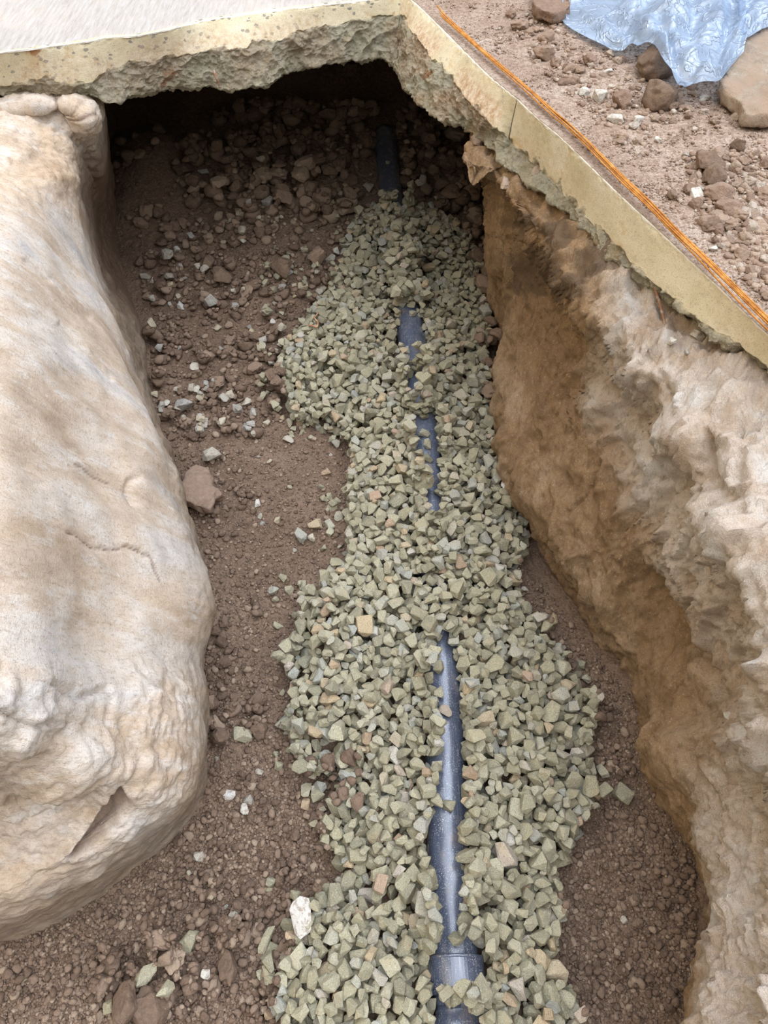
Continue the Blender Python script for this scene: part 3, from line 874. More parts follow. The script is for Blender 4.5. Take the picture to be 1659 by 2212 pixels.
# slab tops
TL = [PH(*c[0], .64) for c in SL]
rows = []
for t in (0.0, .03, .3, .8, 1.6, 3.0):
    rows.append([(p[0] + bl[0] * t + (.0 if t < .02 else 0), p[1] + bl[1] * t, H(.6405) + .0015 * (t > .02)) for p in TL])
G = cr(np.array(rows), 80, 0); G = spread(G, 120, 0); G = spread(cr(G, 300, 1), 300, 1)
G[..., 2] += .002 * fbm(G, .3, 3, off=7)
edge_w = np.zeros(G.shape[:2]); edge_w[0] = 1
G[0, :, 1] += .006 * fbm(G[0], .05, 4, off=8)
G[..., 2] -= .004 * edge_w
ob = make_mesh('slab_surface', G.reshape(-1, 3), grid_faces(*G.shape[:2]), M_TOP)
tag(ob, 'white brushed top of the concrete slab in the upper left', kind='structure')

# ---- soil lying on the right slab, out to the right
rim = np.array([PH(c[0][0] + 3, c[0][1], .642) for c in SA] + [PH(c[0][0] + 3, c[0][1], .642) for c in SB[1:]] + [PH(2100, 1120, .642)])
A = cr(rim[:, None, :], 400, 0)[:, 0]
ts = np.concatenate([np.linspace(0, .07, 24), np.linspace(.073, 1.6, 360), np.linspace(1.63, 3.4, 60)])
ff = np.clip(np.arange(400) / 70.0, 0, 1)[:, None]
dirs = np.array([-.34, .94, 0]) * (1 - ff) + np.array([.90, .43, 0]) * ff
G = A[:, None, :] + ts[None, :, None] * dirs[:, None, :]
dome = .014 * sst(0.03, .35, ts)[None, :] + .033 * sst(.4, 1.0, ts)[None, :]
G[..., 2] += dome + sst(0, .16, ts)[None, :] * (.007 * fbm(G, .2, 3, off=171) + .004 * fbm(G, .04, 4, off=173)) + .001 * fbm(G, .02, 3, off=175)
G[..., 2] = np.maximum(G[..., 2], H(.6405))
ob = make_mesh('ground', G.reshape(-1, 3), grid_faces(*G.shape[:2], flip=True), M_DUST)
tag(ob, 'dusty pinkish soil lying on the slab to the upper right', kind='structure')
GR_G = G


def ground_z(x, y):
    d = (GR_G[..., 0] - x) ** 2 + (GR_G[..., 1] - y) ** 2
    i = np.unravel_index(np.argmin(d), d.shape)
    return float(GR_G[i][2])


# ================================================================== PIPE
def tube(path, radii, nseg=40):
    path = np.asarray(path); n = len(path)
    T = np.gradient(path, axis=0); T /= np.linalg.norm(T, axis=1)[:, None]
    upv = np.array([0, 0, 1.0])
    S = np.cross(T, upv); S /= np.linalg.norm(S, axis=1)[:, None]
    U = np.cross(S, T)
    a = np.linspace(0, 2 * np.pi, nseg, endpoint=False)
    r = np.asarray(radii)[:, None, None] * np.ones((n, 1, 1))
    V = path[:, None, :] + r * (np.cos(a)[None, :, None] * S[:, None, :] + np.sin(a)[None, :, None] * U[:, None, :])
    i = np.arange(n - 1)[:, None] * nseg
    j = np.arange(nseg)[None, :]; j2 = (j + 1) % nseg
    Fq = np.stack([i + j, i + j2, i + nseg + j2, i + nseg + j], -1).reshape(-1, 4)
    return V.reshape(-1, 3), Fq


def closed_tube(name, path, radii, mat, nseg=40, parent=None, smooth=True):
    V, Fq = tube(path, radii, nseg)
    n = len(path)
    faces = [tuple(f) for f in Fq] + [tuple(range(nseg))[::-1], tuple(range((n - 1) * nseg, n * nseg))]
    return make_mesh(name, V, faces, mat, smooth, parent=parent)


def at_y(y):
    i = int(np.argmin(np.abs(pc[:, 1] - y)))
    i = min(max(i, 1), len(pc) - 2)
    a, b = pc[i - 1], pc[i + 1]
    t = (y - a[1]) / (b[1] - a[1])
    return a + t * (b - a)


root = empty('drain_pipe', (0.17, 0.3, 0.0))
tag(root, 'dark blue-grey plastic drain pipe half buried along the gravel bed', 'pipe')


def rel(pts, base):
    return np.asarray(pts) - np.asarray(base)


RB0 = (0.17, 0.3, 0.0)
yc0 = P(985, 2143, .115)[1]; yc1 = P(985, 2058, .115)[1]
pp = np.array([at_y(y) for y in np.linspace(yc0 - .03, 3.86, 150)])
closed_tube('pipe_barrel', rel(pp, RB0), np.full(150, PR), M_PIPE, 56, root)
# socket collar with chamfered ends and ribs
cols_y = [yc0, yc0 + .0005, yc0 + .004, yc1 - .006, yc1 - .002, yc1]
cols_r = [.057, .0655, .067, .0665, .0625, .0555]
closed_tube('coupling', rel([at_y(y) for y in cols_y], RB0), cols_r, M_PIPE, 56, root, smooth=False)
for f_ in (.1, .93):
    yv = yc0 + (yc1 - yc0) * f_
    closed_tube('coupling_rib', rel([at_y(yv - .004), at_y(yv - .002), at_y(yv + .002), at_y(yv + .004)], RB0), [.066, .0685, .0685, .066], M_PIPE, 56, root)
# neck and the start of the bend, turning left towards the viewer
nb = at_y(yc0 - .02)
t_b = np.linspace(0, 1, 30)
d0 = at_y(yc0 - .06) - at_y(yc0); d0 /= np.linalg.norm(d0)
bend = [nb + d0 * (.30 * t) + np.array([-.16 * t * t, 0, 0]) for t in t_b]
rb = np.where(t_b < .08, .055, np.where(t_b < .12, .062, .064))
closed_tube('pipe_bend', rel(bend, RB0), rb, M_PIPE, 56, root)

# ================================================================== STONES
def hull_proto(seed, npts=16, facets=True):
    r = random.Random(seed)
    bm = bmesh.new()
    for i in range(npts):
        v = Vector([r.gauss(0, 1) for _ in range(3)]).normalized()
        # superellipsoid-ish
        v = Vector([math.copysign(abs(c_) ** .8, c_) for c_ in v]) * r.uniform(.9, 1.12)
        bm.verts.new(v)
    res = bmesh.ops.convex_hull(bm, input=bm.verts)
    junk = [e for e in res['geom_interior'] + res['geom_unused'] if isinstance(e, bmesh.types.BMVert)]
    if junk: bmesh.ops.delete(bm, geom=list(set(junk)), context='VERTS')
    bmesh.ops.dissolve_limit(bm, angle_limit=math.radians(16), verts=bm.verts, edges=bm.edges)
    bmesh.ops.bevel(bm, geom=list(bm.edges), offset=.10, segments=2, profile=.6, affect='EDGES', clamp_overlap=True)
    bmesh.ops.triangulate(bm, faces=bm.faces)
    bmesh.ops.remove_doubles(bm, verts=bm.verts, dist=.003)
    V = np.array([v.co[:] for v in bm.verts]); Fc = np.array([[v.index for v in f.verts] for f in bm.faces])
    bm.free()
    ext = (V.max(0) - V.min(0)) / 2
    V = (V - (V.max(0) + V.min(0)) / 2) / ext
    return V, Fc


def ico(sub):
    bm = bmesh.new()
    bmesh.ops.create_icosphere(bm, subdivisions=sub, radius=1)
    V = np.array([v.co[:] for v in bm.verts]); Fc = np.array([[v.index for v in f.verts] for f in bm.faces])
    bm.free()
    return V, Fc


def clod_proto(seed, sub, amp=.36):
    V, Fc = ico(sub)
    N_ = V.copy()
    d = 1 + amp * fbm(N_ + seed * 3.1, 1.1, 2) + amp * .55 * fbm(N_ + seed * 5.7, .45, 3)
    # a few flattened faces
    r = random.Random(seed)
    V = N_ * d[:, None]
    for _ in range(8):
        q = np.array([r.gauss(0, 1) for _ in range(3)]); q /= np.linalg.norm(q)
        h = r.uniform(.62, .85); s = V @ q
        V = V - np.clip(s - h, 0, None)[:, None] * q[None, :] * .93
    if sub >= 3: V = V * (1 + .05 * fbm(V + seed, .18, 3))[:, None]
    ext = (V.max(0) - V.min(0)) / 2
    return (V - (V.max(0) + V.min(0)) / 2) / ext, Fc


HULLS = [hull_proto(100 + i, 12 + i % 6) for i in range(36)]
CLODS_HI = [clod_proto(i, 4) for i in range(14)]
CLODS_LO = [clod_proto(40 + i, 2) for i in range(14)]
CRUMBS = [clod_proto(80 + i, 1, .35) for i in range(10)]


def rotmat(yaw, tilt, tdir):
    return np.array(Matrix.Rotation(yaw, 3, 'Z') @ Matrix.Rotation(tilt, 3, Vector((math.cos(tdir), math.sin(tdir), 0))))


class Field:
    """A height raster on which stones are laid one after another."""
    def __init__(s, H, x0, y0, cs):
        s.H = H; s.x0 = x0; s.y0 = y0; s.cs = cs

    def foot(s, x, y, a, b, yaw):
        r = max(a, b)
        i0 = int((x - r - s.x0) / s.cs); i1 = int((x + r - s.x0) / s.cs) + 2
        j0 = int((y - r - s.y0) / s.cs); j1 = int((y + r - s.y0) / s.cs) + 2
        if i0 < 0 or j0 < 0 or i1 >= s.H.shape[1] or j1 >= s.H.shape[0]: return None
        X, Y = np.meshgrid(s.x0 + s.cs * np.arange(i0, i1) - x, s.y0 + s.cs * np.arange(j0, j1) - y)
        c_, s_ = math.cos(yaw), math.sin(yaw)
        U = (X * c_ + Y * s_) / a; W = (-X * s_ + Y * c_) / b
        rr = U * U + W * W
        m = rr < 1
        if not m.any(): return None
        return slice(j0, j1), slice(i0, i1), m, np.sqrt(np.clip(1 - rr, 0, 1))

    def rest(s, x, y, a, b, c, yaw, q=84):
        f = s.foot(x, y, a, b, yaw)
        if f is None: return None
        js, is_, m, t = f
        h = (s.H[js, is_] + c * t)[m]
        return float(np.percentile(h, q)), f

    def lay(s, z, c, f):
        js, is_, m, t = f
        sub = s.H[js, is_]
        sub[m] = np.maximum(sub[m], z + c * t[m] * .92)


def build_stuff(name, items, protos, mat, label, group, smooth=False):
    """items: list of (x,y,z, a,b,c, R, proto, tint)."""
    Vs, Fs, Ts = [], [], []; base_ = 0
    for (x, y, z, a, b, c_, R, pi, ti) in items:
        V, Fc = protos[pi]
        Vs.append((V * (a, b, c_)) @ R.T + (x, y, z)); Fs.append(Fc + base_); Ts.append(np.full(len(V), ti)); base_ += len(V)
    ob = make_mesh(name, np.concatenate(Vs), np.concatenate(Fs), mat, smooth, tint=np.concatenate(Ts))
    tag(ob, label, name.replace('_', ' '), group, 'stuff')
    return ob


_proto_obs = {}


def put_item(name, key, proto, mat, it, label, cat, group, smooth=False):
    x, y, z, a, b, c_, R, pi, ti = it
    src = _proto_obs.get((key, pi))
    if src is None:
        src = make_mesh(name, proto[0] * .02, proto[1], mat, smooth, tint=np.zeros(len(proto[0])))
        _proto_obs[(key, pi)] = src
        o = src
    else:
        o = src.copy(); COL.objects.link(o)
        o.name = name
    o.matrix_world = Matrix.Translation((x, y, z)) @ Matrix([list(r) for r in R]).to_4x4() @ Matrix.Diagonal((a * 50, b * 50, c_ * 50, 1))
    o.color = (ti, 0, 0, 1)
    o['label'] = label; o['category'] = cat
    if group: o['group'] = group
    elif 'group' in o: del o['group']
    return o


# ---------------- gravel
FH = HF.copy()
onpipe = dpipe < PR
FH = np.where(onpipe, np.maximum(FH, zpipe + np.sqrt(np.clip(PR ** 2 - dpipe ** 2, 0, None))), FH)
field = Field(FH, X0, Y0, CS)


def exposed(px, py, marg=0.0):
    for poly in EXPOSED:
        if bool(inside(np.array(px), np.array(py), poly)): return True
    return False


# pre-raster which cells are gravel and which show the pipe
px3, py3, zd3 = proj(GX, GY, HF + .03)
in_g = signed(px3, py3, GRAV)
px4, py4, _ = proj(GX, GY, np.where(dpipe < .1, zpipe + PR, HF + .05))
exp_d = np.full(GX.shape, 1e3)
for poly in EXPOSED:
    exp_d = np.minimum(exp_d, -signed(px4, py4, poly))
cells = np.argwhere((in_g > -6) & (GY > -.1))
gravel = []
ragged = fbm(Q, .10, 3, off=201) * 22


def try_gravel(n, smin, smax, tries=5, stray=False):
    for _ in range(n):
        j, i = cells[rng.integers(len(cells))]
        x = X0 + i * CS + rng.uniform(-.002, .002); y = Y0 + j * CS + rng.uniform(-.002, .002)
        s_ = float(np.clip(rng.lognormal(math.log((smin + smax) / 2), .24), smin, smax * 1.35))
        a = s_ / 2 * rng.uniform(1.0, 1.3); b = s_ / 2 * rng.uniform(.75, 1.0); c_ = s_ / 2 * rng.uniform(.62, .92)
        best = None
        for _t in range(tries):
            xx_ = x + rng.uniform(-.02, .02); yy_ = y + rng.uniform(-.02, .02)
            jj = int((yy_ - Y0) / CS); ii = int((xx_ - X0) / CS)
            if not (0 <= jj < GX.shape[0] and 0 <= ii < GX.shape[1]): continue
            rad_px = b * F / zd3[jj, ii]
            if in_g[jj, ii] + ragged[jj, ii] * .5 < -2: continue
            if exp_d[jj, ii] < rad_px * .72: continue
            yaw = rng.uniform(0, math.pi)
            rs = field.rest(xx_, yy_, a, b, c_, yaw)
            if rs and (best is None or rs[0] < best[0]): best = (rs[0], rs[1], xx_, yy_, yaw)
        if best is None: continue
        z, f, xx_, yy_, yaw = best
        j2 = int((yy_ - Y0) / CS); i2 = int((xx_ - X0) / CS)
        if z > HF[j2, i2] + .095 and dpipe[j2, i2] > .08: continue
        field.lay(z, c_, f)
        gravel.append((xx_, yy_, z, a, b, c_, rotmat(yaw, rng.normal(0, .28), rng.uniform(0, 6.28)), int(rng.integers(len(HULLS))), float(rng.random())))


try_gravel(4200, .025, .040)
try_gravel(3600, .020, .037)

# single stones lying on the bare stretches of pipe
for (px, py, d) in [(948, 1497, .03), (962, 1538, .034), (942, 1735, .032), (968, 1738, .03), (985, 2028, .034), (948, 1440, .034), (935, 1452, .03),
                    (898, 806, .032), (878, 780, .03), (918, 935, .034), (905, 870, .036), (923, 958, .034), (893, 985, .034), (925, 990, .034),
                    (903, 1018, .03), (922, 1052, .034), (908, 1050, .028), (990, 2150, .036), (972, 1880, .0), (892, 675, .028), (838, 330, .022), (864, 440, .026), (840, 436, .024)]:
    if d <= 0: continue
    x, y, _ = P(px, py, .13)
    jj = int((y - Y0) / CS); ii = int((x - X0) / CS)
    zt = zpipe[jj, ii] + PR + .01
    x, y, _ = P(px, py, zt)
    a, b, c_ = d * .58, d * .46, d * .36
    rs = field.rest(x, y, a, b, c_, .4)
    if rs is None: continue
    z, f = rs
    field.lay(z, c_, f)
    gravel.append((x, y, z, a, b, c_, rotmat(rng.uniform(0, 3), .15, rng.uniform(0, 6)), int(rng.integers(len(HULLS))), float(rng.random())))


def visible_rank(items):
    out = []
    for n_, it in enumerate(items):
        x, y, z, a, b, c_ = it[:6]
        px, py, zd = proj(x, y, z)
        if not (4 < px < 1655 and 4 < py < 2208): continue
        r = field.foot(x, y, a * .8, b * .8, 0)
        if r is None: continue
        js, is_, m, t = r
        vis = float((field.H[js, is_][m] <= z + c_ * t[m] * 1.0 + .003).mean())
        out.append((vis * a * b / zd ** 2, n_))
    out.sort(reverse=True)
    return [n_ for _, n_ in out]


# ---------------- clods and pale stones on the trench floor
def zone(poly, n, dmin, dmax, kind, dst, protos, flat=(.6, .9), q=70, shape=1.6, avoid_gravel=True):
    got = 0; tries = 0
    xs = [p[0] for p in poly]; ys = [p[1] for p in poly]
    while got < n and tries < n * 12:
        tries += 1
        px = rng.uniform(min(xs), max(xs)); py = rng.uniform(min(ys), max(ys))
        if not bool(inside(np.array(px), np.array(py), poly)): continue
        x, y, _ = P(px, py, .03)
        for _k in range(3):
            jj = int((y - Y0) / CS); ii = int((x - X0) / CS)
            if not (0 <= jj < GX.shape[0] and 0 <= ii < GX.shape[1]): break
            x, y, _ = P(px, py, float(HF[jj, ii]) + .01)
        else:
            jj = min(max(int((y - Y0) / CS), 0), GX.shape[0] - 1); ii = min(max(int((x - X0) / CS), 0), GX.shape[1] - 1)
            if dpipe[jj, ii] < .065: continue
            if avoid_gravel and in_g[jj, ii] > -4: continue
            u = rng.random() ** shape
            d = dmin + (dmax - dmin) * u
            a = d / 2 * rng.uniform(1, 1.25); b = d / 2 * rng.uniform(.8, 1); c_ = d / 2 * rng.uniform(*flat)
            yaw = rng.uniform(0, math.pi)
            rs = field.rest(x, y, a, b, c_, yaw, q)
            if rs is None: continue
            z, f = rs
            z -= c_ * rng.uniform(.05, .35)
            if z > HF[jj, ii] + .11: continue
            field.lay(z, c_, f)
            dst.append((x, y, z, a, b, c_, rotmat(yaw, rng.normal(0, .25), rng.uniform(0, 6.28)), int(rng.integers(len(protos))), float(rng.random())))
            got += 1


clods, crumbs, pale = [], [], []
LEFTBAY = [(300, 560), (420, 470), (760, 450), (740, 560), (700, 650), (600, 770), (620, 880), (560, 940), (360, 950), (335, 850), (310, 650)]
BACKPILE = [(360, 330), (600, 170), (860, 150), (900, 240), (1040, 330), (1045, 560), (960, 480), (850, 460), (760, 470), (560, 500), (420, 450)]
FARLEFT = [(220, 300), (420, 230), (600, 300), (560, 460), (330, 520), (240, 430)]
zone(BACKPILE, 300, .035, .10, 'clod', clods, CLODS_HI, shape=1.3)
zone(FARLEFT, 60, .02, .08, 'clod', clods, CLODS_HI)
zone(LEFTBAY, 330, .018, .065, 'clod', clods, CLODS_HI, shape=1.8)
zone([(1000, 520), (1050, 500), (1075, 700), (1062, 900), (1040, 900), (1030, 700)], 34, .02, .09, 'clod', clods, CLODS_HI, avoid_gravel=False)
LOWLEFT = [(0, 2060), (240, 1960), (440, 1760), (450, 1400), (560, 1400), (660, 1600), (760, 1720), (720, 1900), (640, 2000), (620, 2212), (0, 2212)]
zone([(330, 1990), (660, 1960), (620, 2212), (180, 2212), (200, 2120)], 90, .015, .06, 'clod', clods, CLODS_HI, shape=2)
zone([(430, 1500), (560, 1500), (560, 1600), (440, 1600)], 26, .02, .05, 'clod', clods, CLODS_HI)
zone([(640, 1650), (780, 1650), (780, 1760), (690, 1760)], 16, .02, .05, 'clod', clods, CLODS_HI, avoid_gravel=False)
zone([(380, 950), (520, 960), (560, 1100), (400, 1150)], 36, .014, .04, 'clod', clods, CLODS_HI)
zone([(430, 1250), (560, 1300), (560, 1440), (440, 1480)], 36, .014, .04, 'clod', clods, CLODS_HI)
zone([(360, 1780), (700, 1760), (700, 1950), (360, 2000)], 60, .012, .035, 'clod', clods, CLODS_HI)
zone([(1250, 1440), (1350, 1560), (1400, 1800), (1300, 1700), (1250, 1500)], 30, .015, .035, 'clod', clods, CLODS_HI)
zone([(1300, 1850), (1500, 1850), (1510, 2212), (1240, 2212)], 30, .012, .035, 'clod', clods, CLODS_HI)
FLOOR_ALL = [(300, 560), (760, 450), (760, 600), (660, 720), (620, 900), (760, 960), (760, 1200), (640, 1300), (620, 1560), (760, 1700), (740, 1880), (610, 2212),
             (0, 2212), (0, 2050), (240, 1950), (440, 1750), (440, 1400), (455, 1300), (380, 1040), (330, 860)]
zone(FLOOR_ALL, 1900, .007, .024, 'crumb', crumbs, CLODS_LO, shape=2.6)
zone(LOWLEFT, 800, .006, .024, 'crumb', crumbs, CLODS_LO, shape=2.8)
zone([(1100, 1180), (1200, 1290), (1360, 1500), (1370, 1700), (1500, 1860), (1510, 2212), (1230, 2212), (1190, 1950), (1290, 1700), (1250, 1500), (1120, 1300)], 800, .006, .022,
     'crumb', crumbs, CLODS_LO, shape=2.0)
zone(BACKPILE, 300, .02, .04, 'crumb', crumbs, CLODS_LO)
zone(LEFTBAY, 500, .012, .03, 'crumb', crumbs, CLODS_LO)
zone(LEFTBAY, 75, .018, .044, 'pale', pale, HULLS, shape=1.6)
zone([(330, 850), (640, 850), (640, 960), (340, 950)], 16, .02, .04, 'pale', pale, HULLS)
zone([(500, 350), (760, 330), (1040, 400), (1000, 500), (560, 480)], 14, .025, .05, 'pale', pale, HULLS)
zone([(480, 960), (760, 960), (740, 1200), (480, 1200)], 12, .012, .026, 'pale', pale, HULLS)
zone([(420, 1640), (700, 1600), (680, 2190), (240, 2190)], 12, .012, .026, 'pale', pale, HULLS)

for poly_, n_s in [([(560, 760), (640, 760), (780, 940), (640, 960), (560, 860)], 26), ([(640, 940), (765, 940), (765, 1240), (660, 1240), (690, 1100)], 16),
                   ([(590, 1240), (660, 1240), (650, 1660), (590, 1660)], 16), ([(640, 1640), (780, 1680), (700, 1860), (660, 1780)], 12),
                   ([(1240, 1380), (1290, 1480), (1320, 1700), (1270, 1780), (1240, 1560)], 12), ([(560, 480), (760, 460), (740, 600), (660, 700), (560, 700)], 40),
                   ([(560, 1900), (660, 1900), (620, 2200), (540, 2200)], 14)]:
    zone(poly_, n_s, .018, .038, 'gravel', gravel, HULLS)

# fine grit
grit = []


def grit_zone(poly, n, dmin, dmax):
    xs = [p[0] for p in poly]; ys = [p[1] for p in poly]
    k_ = int(n * 2.2)
    px = rng.uniform(min(xs), max(xs), k_); py = rng.uniform(min(ys), max(ys), k_)
    m = inside(px, py, poly); px, py = px[m][:n], py[m][:n]
    for a_, b_ in zip(px, py):
        x, y, _ = P(a_, b_, .02)
        for _k in range(2):
            jj = min(max(int((y - Y0) / CS), 0), GX.shape[0] - 1); ii = min(max(int((x - X0) / CS), 0), GX.shape[1] - 1)
            x, y, _ = P(a_, b_, float(HF[jj, ii]))
        jj = min(max(int((y - Y0) / CS), 0), GX.shape[0] - 1); ii = min(max(int((x - X0) / CS), 0), GX.shape[1] - 1)
        if dpipe[jj, ii] < .06 or in_g[jj, ii] > 12: continue
        d = dmin + (dmax - dmin) * rng.random() ** 2.2
        grit.append((x, y, float(HF[jj, ii]) + d * .18, d * .5, d * .45, d * .4, rotmat(rng.uniform(0, 3), 0, 0), int(rng.integers(len(CRUMBS))), float(rng.random())))


grit_zone(FLOOR_ALL, 15000, .004, .012)
grit_zone([(0, 2212), (0, 2050), (440, 1750), (620, 1700), (720, 1900), (610, 2212)], 5000, .004, .012)
grit_zone([(1100, 1180), (1360, 1500), (1500, 1860), (1510, 2212), (1230, 2212), (1190, 1950), (1290, 1700), (1120, 1300)], 7000, .004, .012)

# ---------------- things placed one by one on the floor
named = []


def floor_at(px, py):
    x, y, _ = P(px, py, .03)
    for _k in range(4):
        jj = min(max(int((y - Y0) / CS), 0), GX.shape[0] - 1); ii = min(max(int((x - X0) / CS), 0), GX.shape[1] - 1)
        h = float(field.H[jj, ii]); x, y, _ = P(px, py, h)
    return x, y, h


def lone(name, px, py, wpx, hpx, ang, protos, pi, mat, label, cat, ht=.85, key=None, sink=.12, smooth=False, tint=.5, surf=None):
    """A stone or clod seen wpx by hpx in the photo; size comes from its distance."""
    if surf is None: x, y, h = floor_at(px, py)
    else:
        x, y, _ = PH(px, py, .68)
        for _k in range(3):
            h = ground_z(x, y); x, y, _ = P(px, py, h)
    zd = proj(x, y, h)[2]
    a = wpx / 2 * zd / F; b = hpx / 2 * zd / F * 1.12
    c_ = min(a, b) * ht * 1.15
    it = (x, y, h + c_ * (1 - sink) * .8, a, b, c_, rotmat(math.radians(ang), .12, 1.0), pi, tint)
    V, Fc = protos[pi]
    ob = make_mesh(name, V * (a, b, c_), Fc, mat, smooth, tint=np.full(len(V), tint))
    ob.matrix_world = Matrix.Translation(it[:3]) @ Matrix([list(r) for r in it[6]]).to_4x4()
    ob['label'] = label; ob['category'] = cat
    return ob


# broken slab-like lump against the left bank
x, y, h = floor_at(432, 1058)
hp = []
outl = [(385, 1058), (405, 1020), (420, 1005), (450, 1008), (458, 1030), (462, 1050), (478, 1068), (462, 1078), (455, 1100), (425, 1092), (390, 1075)]
bm = bmesh.new()
top = [bm.verts.new(P(a_, b_, h + .065 + .012 * math.sin(a_))) for a_, b_ in outl]
mid = [bm.verts.new(P(432 + (a_ - 432) * 1.0, 1056 + (b_ - 1056) * 1.0 + 8, h + .03)) for a_, b_ in outl]
bot = [bm.verts.new(P(432 + (a_ - 432) * .8, 1062 + (b_ - 1056) * .8 + 8, h - .015)) for a_, b_ in outl]
bm.faces.new(top)
n_ = len(outl)
for i in range(n_):
    bm.faces.new((top[i], mid[i], mid[(i + 1) % n_], top[(i + 1) % n_]))
    bm.faces.new((mid[i], bot[i], bot[(i + 1) % n_], mid[(i + 1) % n_]))
bm.faces.new(bot[::-1])
bmesh.ops.triangulate(bm, faces=bm.faces)
bmesh.ops.recalc_face_normals(bm, faces=bm.faces)
for _ in range(3): bmesh.ops.subdivide_edges(bm, edges=bm.edges, cuts=1, use_grid_fill=True, smooth=.3)
V = np.array([v.co[:] for v in bm.verts]); nn = np.array([v.normal[:] for v in bm.verts])
bmesh.ops.triangulate(bm, faces=bm.faces)
bm.verts.index_update()
Fc = np.array([[v.index for v in f.verts] for f in bm.faces]); bm.free()
V = V + nn * (.008 * fbm(V, .04, 4, off=5))[:, None]
base_p = np.array([x, y, h])
lump = make_mesh('broken_rock', V - base_p, Fc, M_DRYCLOD, True, tint=np.full(len(V), .2))
lump.location = base_p
tag(lump, 'largest jagged soil covered rock with pale rim against the left bank', 'rock')

lone('pale_stone', 460, 990, 44, 30, 20, HULLS, 3, M_PALE, 'whitish mottled stone just above the jagged rock by the left bank', 'stone', key='a')
lone('concrete_lump', 650, 1983, 46, 74, 8, HULLS, 5, M_PALE, 'large flat white crusted lump at the left edge of the lower gravel', 'concrete lump', ht=.35, tint=.95)
lone('green_stone', 405, 2042, 34, 62, -32, HULLS, 8, M_GRAVEL, 'long smooth green-grey stone lying alone on soil in the lower left', 'stone', tint=.3)
lone('green_stone', 316, 2108, 30, 56, -42, HULLS, 9, M_GRAVEL, 'flat elongated grey stone left of the big brown clods near the bottom edge', 'stone', tint=.6)
lone('green_stone', 576, 2030, 20, 54, -22, HULLS, 11, M_GRAVEL, 'narrow upright olive stone between the white lump and the brown clods', 'stone', tint=.45)
lone('green_stone', 1341, 1722, 42, 42, 0, HULLS, 12, M_GRAVEL, 'olive stone lying alone at the foot of the right bank', 'stone', tint=.15)
lone('green_stone', 525, 1592, 40, 32, 15, HULLS, 14, M_GRAVEL, 'green-grey stone between two round brown clods beside the left bank', 'stone', tint=.7)
lone('soil_clod', 478, 1595, 42, 34, 0, CLODS_HI, 1, M_CLOD, 'round brown clod left of the green-grey stone beside the left bank', 'soil clod', smooth=True, tint=.3)
lone('soil_clod', 560, 1585, 38, 36, 0, CLODS_HI, 2, M_CLOD, 'round brown clod right of the green-grey stone beside the left bank', 'soil clod', smooth=True, tint=.4)
lone('green_stone', 650, 1162, 26, 32, 30, HULLS, 15, M_GRAVEL, 'blue-grey stone alone on brown soil left of the gravel', 'stone', tint=.87)
lone('orange_stone', 680, 1138, 32, 22, 10, HULLS, 16, M_GRAVEL, 'orange-tinted stone just above the lone blue-grey stone', 'stone', tint=.94)
lone('white_chip', 557, 1090, 14, 18, 0, HULLS, 17, M_PALE, 'small bright white chip in the middle of the bare soil', 'stone', tint=.95)
lone('grey_stone', 398, 880, 42, 26, 12, HULLS, 18, M_PALE, 'blue-grey speckled stone near the left bank under the slab shade', 'stone', tint=.4)
lone('soil_clod', 275, 2172, 58, 84, 5, CLODS_HI, 4, M_CLOD, 'big brown clod left of the pair touching the bottom edge', 'soil clod', smooth=True, tint=.35)
lone('soil_clod', 335, 2185, 76, 80, 0, CLODS_HI, 5, M_CLOD, 'big brown clod right of the pair touching the bottom edge', 'soil clod', smooth=True, tint=.3)
lone('soil_clod', 494, 2090, 44, 66, 5, CLODS_HI, 6, M_CLOD, 'tall brown clod standing above a smaller one in the lower left soil', 'soil clod', smooth=True, tint=.25)
lone('green_stone', 236, 2176, 24, 26, 0, HULLS, 19, M_GRAVEL, 'small yellowish stone beside the big clod pair at the bottom', 'stone', tint=.3)
lone('green_stone', 360, 2140, 26, 34, -35, HULLS, 20, M_GRAVEL, 'cream stone above the big clod pair at the bottom', 'stone', tint=.65)
lone('white_chip', 445, 2106, 20, 18, 0, HULLS, 21, M_PALE, 'white chip between the green stone and the tall brown clod', 'stone', tint=.9)
lone('pale_stone', 430, 1852, 24, 18, 0, HULLS, 22, M_PALE, 'pinkish pale stone on soil below the corner of the left bank', 'stone', tint=.1)
lone('white_lump', 492, 1718, 34, 24, -20, CLODS_HI, 7, M_PALE, 'bluish white crumbly patch lump on soil right of the left bank corner', 'lump', ht=.25, tint=.98, smooth=True)
lone('white_lump', 528, 1748, 18, 24, 10, CLODS_HI, 8, M_PALE, 'small crumbly white lump below the bluish white one', 'lump', ht=.3, tint=.9, smooth=True)
lone('soil_clod', 686, 560, 38, 34, 0, CLODS_HI, 9, M_DRYCLOD, 'tan rounded clod right of the dark tall one under the slab', 'soil clod', smooth=True, tint=.35)
lone('soil_clod', 645, 568, 28, 42, 5, CLODS_HI, 10, M_CLOD, 'dark upright clod left of the tan one under the slab', 'soil clod', smooth=True, tint=.2)
lone('soil_clod', 610, 590, 46, 50, 0, CLODS_HI, 11, M_CLOD, 'big flat brown clod left of the upright clod under the slab', 'soil clod', smooth=True, tint=.45)
lone('soil_clod', 482, 606, 40, 38, 15, CLODS_HI, 12, M_CLOD, 'angular reddish clod below the round one under the slab', 'soil clod', smooth=True, tint=.5)
lone('soil_clod', 451, 575, 28, 30, 0, CLODS_HI, 13, M_CLOD, 'round reddish clod above the angular one under the slab', 'soil clod', smooth=True, tint=.5)
lone('pale_stone', 363, 555, 24, 20, 0, HULLS, 23, M_PALE, 'grey-white stone by the left earth wall at the mouth of the hollow', 'stone', tint=.2)
